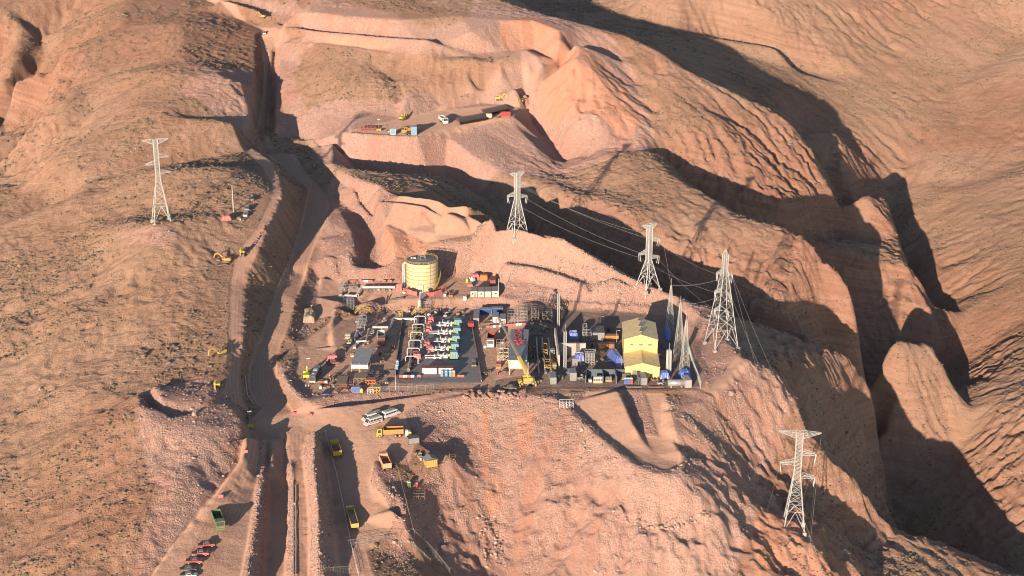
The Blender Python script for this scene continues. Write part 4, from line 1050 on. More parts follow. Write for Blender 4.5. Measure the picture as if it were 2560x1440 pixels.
kerb('low dark wall along the left side of the pump platform', (1006, 800), (985, 945), .9, .35)
def pump_set(k):
    y = 814.5 + 20.3 * k; x = 1145 - 2.5 * k
    c = W(x, y, .16); t = thing('pump_set', ['teal motor with white pump, farthest of five on the platform', 'teal motor with white pump, second from the far end of five', 'teal motor with white pump, third and middle of five', 'teal motor with white pump, fourth from the far end of five', 'teal motor with white pump, nearest of five on the platform'][k], 'pump', c, 0)
    MB().box((0, 0, .2), (3.6, 3.4, .4)).build('base_frame', M['dgreen'], t)
    mo = MB().box((0, 0, 1.65), (3.2, 3.0, 2.5)).box((0, 0, 3.0), (2.7, 2.5, .25)).build('motor', M['teal'], t)
    m = MB()
    for i in range(5): m.box((-1.3 + i * .65, -1.53, 1.7), (.1, .08, 2.0))
    for sx in (-1.5, 1.5): m.box((sx, -1.3, .5), (.25, .25, .8)).box((sx, 1.3, .5), (.25, .25, .8))
    m.build('cooling_fin', M['dgreen'], mo)
    MB().box((1.85, -.9, 1.5), (.5, .9, 1.0)).build('terminal_box', M['dgrey'], mo)
    MB().cyl((-2.5, 0, 1.3), (-1.6, 0, 1.3), .55, 10).build('coupling_guard', M['lime'], t)
    pu = MB().cyl((-4.6, 0, 1.3), (-2.6, 0, 1.3), .72, 12).cyl((-3.9, 0, .2), (-3.9, 0, 2.4), .55, 10).box((-3.6, 0, .5), (2.4, 1.2, 1.0)).cyl((-5.0, 0, 1.3), (-4.6, 0, 1.3), .45, 10).build('pump_casing', M['white'], t)
    m = MB()
    for dx in (-4.6, -4.1, -3.1, -2.65): m.cyl((dx - .08, 0, 1.3), (dx + .08, 0, 1.3), .86, 12)
    m.build('flange', M['pipew'], pu)
    MB().tube([(-3.9, -.9, 2.3), (-3.9, -2.3, 2.3), (-6.0, -2.3, 1.2), (-11.5, -2.3, 1.2)], .3, 8).build('discharge_pipe', M['pipew'], t)
    MB().tube([(-5.0, .3, 1.2), (-11.8, .3, 1.0)], .26, 8).build('suction_pipe', M['pipew'], t)
    for dx, dy in ((-6.4, .3), (-7.6, -2.3), (-5.4, -2.3)):
        v = MB().box((dx, dy, 1.2), (.9, .8, .8)).cyl((dx, dy, 1.5), (dx, dy, 2.7), .16, 6).build('valve', M['white'], t)
        MB().cyl((dx, dy, 2.65), (dx, dy, 2.75), .42, 10).build('handwheel', M['steel'], v)
for k in range(5): pump_set(k)
def pipe_loop(k):
    x0, x1, yb = 1036 - 4.4 * k, 1064 - 3.7 * k, 808 + 20.2 * k
    a, b = W(x0, yb, .16), W(x1, yb, .16); t = thing('pipe_loop', ['pale inverted U pipe loop, farthest of six beside the header', 'pale inverted U pipe loop, second farthest of six beside the header', 'pale inverted U pipe loop, third from the far end of six', 'pale inverted U pipe loop, third from the near end of six', 'pale inverted U pipe loop, second nearest of six beside the header', 'pale inverted U pipe loop, nearest of six beside the header'][k], 'pipe', a)
    w = b[0] - a[0]; h = 3.2; r = .21
    MB().tube([(0, 0, -.2), (0, 0, h - .7), (.2, 0, h - .2), (.7, 0, h), (w - .7, 0, h), (w - .2, 0, h - .2), (w, 0, h - .7), (w, 0, .4)], r, 8).build('pipe_barrel', M['pipew'], t)
    m = MB()
    for x in (0, w): m.cyl((x, 0, 1.1), (x, 0, 1.3), r * 1.7, 10)
    m.build('flange', M['pipew'], t); MB().box((w, 0, .3), (.9, .9, .5)).build('valve_block', M['steel'], t)
for k in range(6): pipe_loop(k)
def sheet_cover(name, label, px, dx, dy, h, mat, rz=0., seed=1, cat='cover', crease=.18):
    c = G(*px); c[2] += .05
    t = thing(name, label, cat, c, rz)
    MB().box((0, 0, h * .38), (dx * .74, dy * .74, h * .76)).build('covered_load', M['dgrey'], t)
    MB().drape(dx, dy, h, seed, crease=crease).build('cover_sheet', M[mat], t)
    m = MB()
    for s_ in (-1, 1): m.tube([(s_ * dx * .2, -dy * .52, .1), (s_ * dx * .2, -dy * .36, h * 1.02), (s_ * dx * .2, dy * .36, h * 1.02), (s_ * dx * .2, dy * .52, .1)], .04, 4)
    m.build('tie_rope', M['white'], t)
for i, (x, y, dx, dy, h, lb) in enumerate(((1078, 806, 2.9, 4.6, 2.9, 'tall red covered load at the far end of the pump platform'), (1073, 828, 2.9, 4.2, 2.6, 'red covered load beside the second pipe loop'), (1068, 866, 2.9, 4.2, 2.4, 'red covered load beside the fourth pipe loop'), (1077, 878, 2.8, 4.0, 2.3, 'red covered load between the fourth and fifth pumps'), (1042, 893, 3.0, 4.0, 2.3, 'red covered load under the fifth pipe loop'))):
    sheet_cover('red_covered_load', lb, (x, y), dx, dy, h, 'pinkred', .05 * i, i, 'covered load')
def catwalk(label, px, w, h, rz=0., mat='yellow'):
    c = G(*px); t = thing('catwalk', label, 'catwalk', c, rz)
    d = w * .30
    MB().box((0, 0, h), (w * .42, 1.1, .12)).build('deck', M[mat], t)
    m = MB()
    for s_ in (-1, 1):
        for y in (-.5, .5): m.bar((s_ * w * .21, y, h), (s_ * w * .5, y, .1), .16)
        for k in range(6): m.box((s_ * (w * .21 + (w * .29) * (k + .5) / 6), 0, h * (1 - (k + .5) / 6)), (.3, 1.0, .06))
    m.build('stair', M[mat], t)
    m = MB()
    for y in (-.5, .5):
        pts = [(-w * .5, y, 1.1), (-w * .21, y, h + 1.1), (w * .21, y, h + 1.1), (w * .5, y, 1.1)]; m.tube(pts, .06, 4)
        for x, z in ((-w * .5, 0), (-w * .355, h / 2), (-w * .21, h), (0, h), (w * .21, h), (w * .355, h / 2), (w * .5, 0)): m.bar((x, y, z), (x, y, z + 1.1), .09)
    m.build('handrail', M[mat], t)
    m = MB()
    for x in (-w * .2, w * .2):
        for y in (-.5, .5): m.bar((x, y, 0), (x, y, h), .12)
    m.build('support_leg', M['steel'], t)
catwalk('yellow stepped catwalk over the pipe at the foot of the bank', (1047, 789), 6.2, 2.2)
catwalk('yellow stepped catwalk over the left valve pit', (909, 783), 7.4, 2.2)
def frame(label, px, sx, sy, h, nx, nz, mat='yellow', name='steel_frame', rz=0., bar=.12, deck=None, ny=1):
    c = G(*px); t = thing(name, label, 'frame', c, rz)
    xs = np.linspace(-sx / 2, sx / 2, nx + 1); ys = np.linspace(-sy / 2, sy / 2, ny + 1); zs = np.linspace(h / nz, h, nz)
    for x in xs:
        for y in ys: MB().bar((x, y, -.1), (x, y, h), bar).build('upright', M[mat], t)
    m = MB()
    for z in zs:
        for y in ys: m.bar((-sx / 2, y, z), (sx / 2, y, z), bar * .8)
        for x in xs: m.bar((x, -sy / 2, z), (x, sy / 2, z), bar * .8)
    m.build('beam', M[mat], t)
    m = MB(); z0 = 0
    for z in zs:
        for a, b in zip(xs[:-1], xs[1:]): m.bar((a, -sy / 2, z0), (b, -sy / 2, z), bar * .6)
        z0 = z
    m.build('brace', M[mat], t)
    if deck: MB().box((0, 0, h + .08), (sx * .96, sy * .96, .1)).build('deck', M[deck], t)
    return t
frame('yellow scaffold deck around the second pipe loop', (1037, 838), 5.0, 4.2, 2.6, 3, 2, 'yellow', 'scaffold', bar=.11)
frame('yellow ladder frame standing on the bank by the tank pipe', (1003, 797), 1.2, 1.2, 3.6, 1, 3, 'yellow', 'ladder_frame')
frame('pale scaffold tower beside the pipe descending from the tank', (1068, 775), 3.4, 2.6, 4.6, 2, 4, 'steel', 'scaffold_tower', bar=.1)
frame('pale scaffold tower over the left valve pit', (877, 775), 2.8, 3.4, 6.2, 2, 5, 'steel', 'scaffold_tower', bar=.1)
frame('steel pipe rack with valves in the left pit', (905, 818), 3.2, 10, 3.4, 2, 2, 'steel', 'pipe_rack', bar=.14, ny=3)
frame('steel valve rack at the far left of the terrace', (868, 722), 6, 9, 2.2, 3, 2, 'steel', 'valve_rack', bar=.12, ny=2)
frame('steel rack of parts between the tank pipe and the terrace', (950, 728), 9, 3.0, 1.6, 4, 1, 'steel', 'parts_rack', bar=.12)
# ------------------------------------------------------------------ boxes people work and store in
def container(label, px, L_, W_, H_, col, roof=None, rz=0., name='shipping_container', doors=None, cat='container', lift=0.):
    """px: photo pixel of the middle of the front bottom edge"""
    c = G(*px)
    off_ = np.array([-math.sin(rz), math.cos(rz), 0]) * W_ / 2
    c = c + off_; c[2] = float(height(c[0], c[1]))
    t = thing(name, label, cat, c, rz)
    MB().box((0, 0, H_ / 2 + .12 + lift), (L_ - .12, W_ - .12, H_ - .1)).build('body', M[col], t)
    MB().box((0, 0, H_ + .1 + lift), (L_, W_, .1)).build('roof', M[roof or col], t)
    m = MB()
    for x in (-1, 1):
        for y in (-1, 1): m.box((x * (L_ / 2 - .07), y * (W_ / 2 - .07), H_ / 2 + lift), (.15, .15, H_ + .2))
    for y in (-1, 1): m.box((0, y * (W_ / 2 - .06), .14 + lift), (L_, .13, .2))
    m.build('corner_post', M[roof or col], t)
    if doors:
        for k in range(doors):
            w = (L_ - .5) / doors; d = MB().box((-L_ / 2 + .25 + w * (k + .5), -W_ / 2 - .0, H_ / 2 + .12 + lift), (w - .1, .1, H_ - .35)).build('door', M['wcont'], t)
            MB().bar((-L_ / 2 + .25 + w * (k + .85), -W_ / 2 - .08, .4 + lift), (-L_ / 2 + .25 + w * (k + .85), -W_ / 2 - .08, H_ - .2 + lift), .05).build('lock_bar', M['steel'], d)
    if lift:
        m = MB()
        for x in (-1, 1):
            for y in (-1, 1): m.box((x * (L_ / 2 - .3), y * (W_ / 2 - .3), lift / 2), (.3, .3, lift))
        m.build('foot', M['concrete'], t)
    return t
def cabin(label, px, w, d, h, wall='cream', roof='groof', rz=0., win=(1,), door=None, group=None):
    c = G(*px); c = c + np.array([-math.sin(rz), math.cos(rz), 0]) * d / 2; c[2] = float(height(c[0], c[1]))
    t = thing('site_cabin', label, 'cabin', c, rz, group)
    MB().box((0, 0, h / 2), (w - .1, d - .1, h)).build('wall', M[wall], t)
    MB().box((0, 0, h + .09), (w, d, .16)).build('roof', M[roof], t)
    MB().box((0, -d / 2 + .02, h - .12), (w, .1, .22)).build('fascia', M[wall], t)
    for x in win:
        o = MB().box((x, -d / 2 + .03, h * .6), (.9, .08, .8)).build('window', M['white'], t); MB().box((x, -d / 2 - .01, h * .6), (.76, .06, .66)).build('pane', M['glass'], o)
    if door is not None:
        o = MB().box((door, -d / 2 + .02, h * .42), (.85, .1, h * .82)).build('door', M['grey'], t); MB().box((door + .3, -d / 2 - .05, h * .42), (.08, .06, .16)).build('handle', M['steel'], o)
    MB().box((w * .32, -d / 2 + .02, h * .86), (.4, .14, .16)).build('vent', M['dgrey'], t)
for k in range(4):
    cabin(['cream site cabin with a door, leftmost of four in a row', 'cream site cabin with one window, second from the left in the row', 'cream site cabin with a blank front, third in the row', 'cream site cabin with one window, rightmost of four in the row'][k], (1184.5 + 17.7 * k, 743), 2.92, 6.2, 2.6, 'cream', 'groof', 0, ((-.5,), (.2,), (), (.3,))[k], (.5, None, None, None)[k])
container('maroon container end on behind the cream cabins', (1232, 715), 2.5, 6.2, 2.6, 'maroon', 'maroon', 0, cat='container')
container('orange container behind the cream cabins', (1209, 702), 3.4, 2.4, 2.4, 'ocont', 'ocont')
container('white and maroon container at the front of the pump platform, left of two', (1074, 936), 6.06, 2.44, 2.6, 'maroon', 'maroon', 0, doors=2)
container('white and maroon container at the front of the pump platform, right of two', (1114.5, 936), 6.06, 2.44, 2.6, 'maroon', 'maroon', 0, doors=2)
container('dark grey container end on at the left of the open yard', (1190.5, 811), 2.5, 11.5, 2.7, 'cont', 'cont')
container('navy blue container at the back of the open yard, left of two', (1214, 788), 5.2, 2.5, 2.6, 'bcont', 'groof')
container('lighter blue container at the back of the open yard, right of two', (1243, 786), 5.0, 2.5, 2.6, 'bcont', 'groof')
container('red skip container beside the pump platform', (1177, 822), 2.6, 3.4, 2.2, 'rcont', 'red')
cabin('white site cabin in the open yard behind the crane tip', (1239, 808), 2.6, 6, 2.7, 'white', 'groof', 0, (), .3)
cabin('white site cabin with a door right of the crane tip', (1257, 813), 2.5, 6.5, 2.7, 'white', 'groof', 0, (-.3,), .5)
container('grey steel container standing alone in front of the fire wall', (1383, 962), 2.5, 6, 2.7, 'cont', 'cont', .04)
container('grey cubicle in front of the lattice lamp mast', (1433, 952), 2.6, 5, 3.2, 'grey', 'grey', .05)
container('grey cubicle beside the blue covered transformer', (1438.5, 914), 2.5, 2.6, 2.8, 'cont', 'cont')
container('grey container end on left of the rusty pipe fittings', (1610, 963), 2.5, 6.1, 2.8, 'cont', 'cont', .12)
container('pale container end on at the right corner of the yard', (1721, 970), 2.6, 5.4, 3.0, 'steel', 'steel', .2)
container('orange container right of the grey flat roof', (1529, 851), 5.8, 2.4, 1.9, 'ocont', 'ocont')
container('rusty open skip in front of the orange container', (1516, 871), 6.4, 2.4, 1.7, 'rust', 'rust')
container('blue skip at the front left corner of the yard', (890, 982), 3.4, 2.2, 2.1, 'blue', 'grey')
container('red container at the far end of the upper yard', (1264, 292), 5.6, 2.5, 2.5, 'rcont', 'red')
def toilet(label, px, col, rz=0.):
    c = G(*px); t = thing('portable_toilet', label, 'toilet', c, rz)
    MB().box((0, 0, 1.12), (1.1, 1.15, 2.2), 0, .96).build('cabin_shell', M[col], t); MB().prof([(-.58, 2.2), (.58, 2.2), (.42, 2.42), (-.42, 2.42)], -.6, .6).build('roof', M['white'], t)
    d = MB().box((0, -.58, 1.05), (.74, .06, 1.9)).build('door', M[col], t); MB().box((.25, -.63, 1.05), (.08, .06, .14)).build('handle', M['white'], d)
for x, col, lb in ((1105, 'ltblue', 'light blue portable toilet, leftmost at the pump platform front'), (1115.5, 'ltblue', 'light blue portable toilet, second at the pump platform front'), (1126, 'ltblue', 'light blue portable toilet next to the orange one'), (1134.6, 'orange', 'orange portable toilet at the pump platform front')): toilet(lb, (x, 941), col)
toilet('light blue portable toilet at the left corner of the pump platform', (992, 925), 'ltblue'); toilet('light blue portable toilet behind the one at the platform corner', (993.5, 915), 'ltblue')
toilet('yellow portable toilet beside the orange tipper truck', (1024, 1094), 'yellow', .3); toilet('pale grey portable toilet touching the yellow one', (1017, 1090), 'white', .3)
for x, col, lb in ((1563, 'blue', 'dark blue portable toilet in the walled bay, left of three'), (1570.5, 'blue', 'dark blue portable toilet in the walled bay, middle of three'), (1578, 'red', 'red portable toilet in the walled bay')): toilet(lb, (x, 959), col)
toilet('green portable toilet at the edge of the truck yard', (1022, 1219), 'green', .4)
def barrier(px, mat, label, group, rz=0., L_=1.8):
    c = G(*px); t = thing('road_barrier', label, 'barrier', c, rz, group)
    MB().prof([(-.3, 0), (.3, 0), (.28, .25), (.12, .45), (.1, .95), (-.1, .95), (-.12, .45), (-.28, .25)], -L_ / 2, L_ / 2, 'x').build('barrier_body', M[mat], t)
for k in range(13):
    w = k in (2, 4, 9, 10)
    barrier((1219 + 8.2 * k, 819.5 - .65 * k), 'white' if w else 'pinkred', 'white plastic barrier in the row behind the grey roofed hall' if w else 'red plastic barrier in the row behind the grey roofed hall', 'white barriers behind the hall' if w else 'red barriers behind the hall', .1, 1.25)
for x, w in ((1003, 0), (1012, 1), (1022, 0), (1031, 1), (1048, 0), (1148, 0), (1156, 0)):
    barrier((x, 943), 'white' if w else 'pinkred', 'white plastic barrier at the front edge of the pump platform' if w else 'red plastic barrier at the front edge of the pump platform', 'white barriers at the platform' if w else 'red barriers at the platform', 0, 1.5)
for x, w in ((876, 0), (886, 0), (905, 0), (915, 1), (926, 0), (960, 0), (975, 0)):
    barrier((x, 705), 'white' if w else 'pinkred', 'white plastic barrier in the row left of the tank' if w else 'red plastic barrier in the row left of the tank', 'white barriers left of the tank' if w else 'red barriers left of the tank', 0, 2.)
barrier((552, 1243), 'pinkred', 'red barrier at the foot of the rubble slope above the lower road', None); barrier((613, 1131), 'pinkred', 'red barrier at the bend below the junction', None)
barrier((775, 1040), 'pinkred', 'red barrier on the road at the foot of the yard bank', None, .2); barrier((733, 1036), 'pinkred', 'red barrier at the tip of the bank by the junction', None, .4)
# ------------------------------------------------------------------ yellow hall
a0, a1 = W(1560, 945, 0), W(1649, 952, 0)
rz = math.atan2(a1[1] - a0[1], a1[0] - a0[0]); wid = 13.3
rz = -.03
cB = W(1605, 946, 0); cB[2] = float(height(cB[0], cB[1])) - .05
t = thing('yellow_hall', 'yellow steel hall of two stepped gabled volumes with ochre roofs', 'building', cB, rz)
def gable(w, y0, y1, he, hr, nm):
    m = MB(); m.prof([(-w / 2, -.5), (w / 2, -.5), (w / 2, he), (0, hr), (-w / 2, he)], y0, y1); m.build('wall', M['ywall'], t)
    for s_ in (-1, 1):
        q = MB(); e = w / 2 + .25; k = (hr - he) / (w / 2)
        q.add([(0, y0 - .2, hr + .06), (s_ * e, y0 - .2, he - .25 * k + .06), (s_ * e, y1 + .2, he - .25 * k + .06), (0, y1 + .2, hr + .06), (0, y0 - .2, hr + .2), (s_ * e, y0 - .2, he - .25 * k + .2), (s_ * e, y1 + .2, he - .25 * k + .2), (0, y1 + .2, hr + .2)], [(4, 5, 6, 7), (0, 1, 5, 4), (1, 2, 6, 5), (2, 3, 7, 6), (3, 2, 1, 0)])
        q.build('roof_slope', M['yroof'], t)
    MB().box((0, (y0 + y1) / 2, hr + .2), (.5, y1 - y0 + .4, .12)).build('ridge_cap', M['yroof'], t)
gable(13.4, 0, 14.0, 4.6, 6.3, 'low')
gable(13.2, 14.0, 33, 10.6, 12.6, 'high')
MB().box((-6.66, 20, 1.9), (.1, 3.4, 3.8)).build('roller_door', M['grey'], t); MB().box((3.6, -.06, 1.1), (1.0, .1, 2.2)).build('door', M['olive'], t)
MB().cyl((3.2, -.12, 0), (3.2, -.12, 4.4), .08, 6).build('downpipe', M['cream'], t)
for y in (17.5, 23.5, 29.5): MB().box((0, y, 12.95), (1.1, 1.6, .5)).build('ridge_vent', M['roofgrey'], t)
for x in (-3.6, 0, 3.6): MB().box((x, 13.93, 8.6), (1.5, .1, .8)).build('wall_louvre', M['olive'], t)
for y, z in ((7, 4.5), (23.5, 10.5)):
    for sd in (-1, 1): MB().box((sd * 6.85, y, z), (.2, 14 if z < 5 else 19, .16)).build('gutter', M['roofgrey'], t)
MB().box((-2.2, -.05, 1.7), (3.2, .1, 3.4)).build('roller_door', M['olive'], t); MB().box((0, 13.9, 10.55), (13.2, .06, .12)).build('flashing', M['olive'], t)
# ------------------------------------------------------------------ grey roofed hall on columns
c = W(1294, 941, 0); t = thing('open_hall', 'long grey roofed hall on columns with a yellow and white front', 'building', c, -.03)
WH, DH, HH = 7.0, 33., 6.8
MB().prof([(-WH / 2 - .2, HH), (WH / 2 + .2, HH - .1), (WH / 2 + .2, HH + .12), (-WH / 2 - .2, HH + .22)], -.3, DH).build('roof', M['groof'], t)
MB().box((0, 0, HH - 1.75), (WH, .2, 3.4)).build('front_wall', M['cream'], t); MB().box((-.2, -.13, HH - 1.55), (3.4, .1, 2.5)).build('white_panel', M['white'], t)
for s_ in (-1, 1): MB().box((s_ * (WH / 2 - .1), DH / 2, HH - 1.2), (.16, DH - .5, 2.2)).build('side_wall', M['cream'], t)
for s_ in (-1, 1):
    for k in range(6): MB().box((s_ * (WH / 2 - .35), .3 + k * DH / 5.4, HH / 2 - .2), (.45, .45, HH)).build('column', M['concrete'], t)
MB().box((0, DH / 2, 2.9), (WH - .8, DH - 1, .25)).build('inner_floor', M['dconc'], t)
def roof_net(label, c0, sx, sy, zt, seed, rz=0.):
    c_ = np.array(c0, float); t = thing('red_netting', label, 'netting', c_, rz)
    g = random.Random(seed); n, k = 12, 7
    vs = [(-sx / 2 + sx * i / (k - 1) + g.uniform(-.35, .35), -sy / 2 + sy * j / n + g.uniform(-.3, .3), .06 + abs(g.gauss(0, .16))) for j in range(n + 1) for i in range(k)]
    fs = [(j * k + i, j * k + i + 1, (j + 1) * k + i + 1, (j + 1) * k + i) for j in range(n) for i in range(k - 1) if g.random() > .1]
    MB().add(vs, fs).build('net', M['netred'], t)
    m = MB().tube([(-sx / 2, -sy / 2, .1), (0, -sy / 4, .14), (sx / 3, 0, .12), (0, sy / 2, .12)], .06, 4); m.build('rope', M['white'], t)
roof_net('crumpled red netting at the far end of the grey hall roof', (c[0] + .2, c[1] + 26, HH + .3), 2.9, 13, 0, 3); roof_net('red netting pulled across the middle of the grey hall roof', (c[0] + .8, c[1] + 17.5, HH + .3), 4.2, 5.5, 0, 4)
# ------------------------------------------------------------------ walls, transformers, bays
def wall_px(name, label, a, b, h, th, mat, z=0):
    p, q = W(*a, z), W(*b, z); d = q - p; L_ = np.linalg.norm(d); c_ = (p + q) / 2
    t = thing(name, label, 'wall', (c_[0], c_[1], z), math.atan2(d[1], d[0]))
    n = max(1, int(L_ / 3.2))
    for k in range(n): MB().box((-L_ / 2 + L_ * (k + .5) / n, 0, h / 2 - .1), (L_ / n - .05, th, h + .2)).build('panel', M[mat], t)
    m = MB()
    for k in range(n + 1): m.box((-L_ / 2 + L_ * k / n, 0, h / 2 + .05), (.32, th + .2, h + .3))
    m.build('post', M[mat], t); MB().box((0, 0, h + .2), (L_ + .3, th + .14, .16)).build('coping', M[mat], t)
wall_px('fire_barrier', 'tall cream concrete fire wall running away from the viewer', (1397, 922), (1388, 853), 5.6, .55, 'concrete')
wall_px('fire_barrier', 'cream concrete fire wall crossing between the two blue covered transformers', (1396, 888), (1463, 888), 5.0, .5, 'concrete')
wall_px('acoustic_screen', 'dark panelled wall at the back of the generator bays', (1466, 942), (1592, 943), 3.0, .25, 'acou')
for a, b, lb in (((1466, 942), (1464, 958), 'dark panelled end wall left of the white generator'), ((1506, 942), (1507, 960), 'dark panelled wall between the first and second generator bays'), ((1537, 943), (1541, 960), 'dark panelled wall between the second bay and the toilets'), ((1592, 943), (1597, 962), 'dark panelled end wall right of the toilets')): wall_px('acoustic_screen', lb, a, b, 3.0, .25, 'acou')
container('dark grey flat roofed store behind the covered transformers', (1495, 853), 5.4, 8, 3.6, 'cont', 'dgrey')
def transformer(label, px, rz=0., seed=0):
    c = G(*px); t = thing('power_transformer', label, 'transformer', c, rz)
    MB().box((0, 0, .3), (4.6, 3.6, .6)).build('plinth', M['concrete'], t); MB().box((0, 0, 1.9), (3.4, 2.6, 2.7)).build('oil_tank', M['grey'], t)
    for s_ in (-1, 1):
        m = MB()
        for k in range(6): m.box((s_ * 2.0, -1.0 + k * .4, 1.8), (.5, .08, 2.0))
        m.build('radiator', M['grey'], t)
    MB().cyl((-1.4, .6, 4.1), (1.4, .6, 4.1), .4, 10).build('conservator', M['white'], t)
    o = MB().drape(4.0, 4.2, 2.4, seed, crease=.3, skirt=.05); o.v = [(x, y - .2, z + 1.9) for x, y, z in o.v]; o.build('cover_sheet', M['tarp'], t)
transformer('transformer under a bright blue tarpaulin, the far one of two', (1433, 853), .05, 2); transformer('transformer under a bright blue tarpaulin, the near one of two', (1448, 908), .05, 5)
frame('pale steel busbar frame right of the far blue tarpaulin', (1467, 853), 3.4, 3.4, 4.6, 2, 3, 'steel', 'busbar_frame', bar=.16, ny=2); frame('pale steel busbar frame right of the near blue tarpaulin', (1474, 908), 3.6, 4.4, 5.0, 3, 4, 'steel', 'busbar_frame', bar=.16, ny=2)
frame('thin steel gantry frame behind the busbar frame', (1462, 842), 1.6, 1.6, 5.6, 1, 3, 'steel', 'gantry_frame', bar=.13)
frame('pale scaffold over stored pipework at the back of the yard, left part', (1282, 800), 4.2, 8, 4.4, 3, 3, 'steel', 'scaffold', bar=.1, ny=2); frame('pale scaffold over stored pipework at the back of the yard, right part', (1306, 800), 4.0, 8, 5.4, 3, 4, 'steel', 'scaffold', bar=.1, ny=2)
frame('pale scaffold left of the grey roofed hall', (1251, 872), 3.2, 3, 3.4, 2, 3, 'steel', 'scaffold', bar=.1)
frame('cream painted machine frame left of the grey roofed hall', (1258, 900), 4.2, 8, 3.4, 2, 2, 'cream', 'machine_frame', bar=.2, ny=2)
frame('yellow skid frame between the dark pipes, far one', (1361, 880), 2.2, 7, 2.4, 1, 2, 'yellow', 'skid_frame', bar=.18); frame('yellow skid frame between the dark pipes, near one', (1368, 918), 2.2, 6, 2.2, 1, 2, 'yellow', 'skid_frame', bar=.18)
frame('dark steel equipment frame at the back under the cut face, left', (1338, 800), 3, 5, 6.2, 2, 3, 'dgrey', 'equipment_frame', bar=.2, ny=2); frame('dark steel equipment frame at the back under the cut face, right', (1368, 802), 4, 5, 5.0, 2, 3, 'dgrey', 'equipment_frame', bar=.2, ny=2)
sheet_cover('blue_wrapped_load', 'long load wrapped in dark blue sheet left of the yellow hall', (1540, 901), 3.6, 13, 3.2, 'tarp', .22, 7, 'covered load')
sheet_cover('blue_wrapped_load', 'blue covered crate at the right front corner of the yellow hall', (1661, 944), 3.6, 3.2, 2.6, 'tarp', .1, 8, 'covered load'); sheet_cover('blue_wrapped_load', 'blue covered plinth under the front gantry mast', (1711, 942), 4.4, 4.2, 2.8, 'tarp', .1, 9, 'covered load'); sheet_cover('blue_wrapped_load', 'tall blue covered bundle behind the yellow hall by the far gantry mast', (1668, 845), 2.4, 4.2, 4.6, 'tarp', .1, 10, 'covered load')
def genset(label, px, col, L_=3.4, W_=1.8, H_=2.0, rz=0.):
    c = G(*px); t = thing('generator', label, 'generator', c, rz)
    MB().box((0, 0, .2), (L_, W_, .4)).build('skid', M['yellow'], t); MB().box((0, 0, .4 + H_ / 2), (L_ - .2, W_ - .1, H_)).build('housing', M[col], t)
    m = MB()
    for k in range(4): m.box((-L_ * .36 + k * L_ * .24, -W_ / 2 + .02, .4 + H_ * .5), (L_ * .18, .1, H_ * .6))
    m.build('louvre', M['dgrey'], t); MB().cyl((L_ * .3, .2, H_ + .3), (L_ * .3, .2, H_ + 1.), .1, 8).build('exhaust', M['dgrey'], t)
genset('white generator with dark louvres in the first walled bay', (1494.5, 956), 'white', 3.6); genset('dark grey generator in the second walled bay', (1521, 952), 'grey', 2.8, 1.6, 1.3); genset('green generator behind the toilets in the third bay', (1565, 947), 'dgreen', 3.4, 1.6, 2.0)
genset('red compressor at the left of the grey roofed hall', (1247, 918), 'red', 2.2, 2.6, 1.5); genset('yellow tank unit beside the near dark pipe', (1386, 922), 'yellow', 1.8, 2.4, 1.8); genset('teal unit beside the far end of the fire wall', (1381, 884), 'teal', 2, 2.4, 1.6)
genset('cream control unit on the left terrace end', (851, 745), 'cream', 1.6, 1.6, 1.4); genset('white unit at the left edge of the excavation', (870, 846), 'cream', 2.4, 2.0, 1.6); genset('yellow pump unit in the left excavation', (876, 858), 'yellow', 1.4, 1.8, 1.5)
def round_tank(label, px, r, h, col):
    c = G(*px); t = thing('water_tank', label, 'tank', c); MB().lathe([(r, 0), (r, h * .8), (r * .8, h * .95), (.25, h), (.01, h)], 16).build('tank_shell', M[col], t, True); MB().cyl((0, 0, h - .02), (0, 0, h + .12), .28, 8).build('lid', M['white'], t)
for x, y, col, lb in ((1168, 706, 'lime', 'yellow round water tank on the terrace right of the tank'), (1174, 702, 'white', 'white round water tank next to the yellow one'), (1180, 702, 'white', 'white round water tank in the middle of the row'), (1186, 704, 'ltblue', 'blue round water tank at the end of the row')): round_tank(lb, (x, y), .62, 1.7, col)
sheet_cover('red_awning', 'red awning sheet on the terrace behind the water tanks', (1187, 698), 4.4, 3.4, 2.6, 'pinkred', .2, 12, 'awning'); sheet_cover('red_covered_load', 'low red covered load in front of the water tanks', (1176, 716), 2.6, 2., 1.2, 'pinkred', .1, 13, 'covered load')
c = G(1162, 757); t = thing('notice_board', 'blank white board on a frame below the cream cabins', 'sign', c); MB().box((0, 0, 1.9), (1.5, .08, 1.9)).build('board', M['white'], t); MB().bar((-.6, 0, -.1), (-.6, 0, 1.2), .09).bar((.6, 0, -.1), (.6, 0, 1.2), .09).build('leg', M['steel'], t)
c = G(1690, 966); t = thing('silver_tank', 'silver horizontal cylinder tank at the front right corner of the yard', 'tank', c, .05); MB().cyl((-3.2, 0, 1.5), (3.2, 0, 1.5), 1.25, 18).build('tank_shell', M['silver'], t, True)
m = MB()
for x in (-2.9, -1.2, 1.2, 2.9): m.cyl((x - .06, 0, 1.5), (x + .06, 0, 1.5), 1.31, 18)
m.build('band', M['steel'], t); MB().box((-2, 0, .2), (.5, 2., .6)).box((2, 0, .2), (.5, 2., .6)).build('saddle', M['concrete'], t)
def fittings(label, px, n, seed, mat='rust', r=.5, spread=1.6):
    c = G(*px); t = thing('pipe_fittings', label, 'fittings', c); g = random.Random(seed)
    for k in range(n):
        x, y = g.uniform(-spread, spread), g.uniform(-spread, spread); a = g.uniform(0, 3.1); L_ = g.uniform(.5, 1.2)
        MB().cyl((x - math.cos(a) * L_ / 2, y - math.sin(a) * L_ / 2, r), (x + math.cos(a) * L_ / 2, y + math.sin(a) * L_ / 2, r), r * g.uniform(.6, 1), 10).build('fitting', M[mat], t)
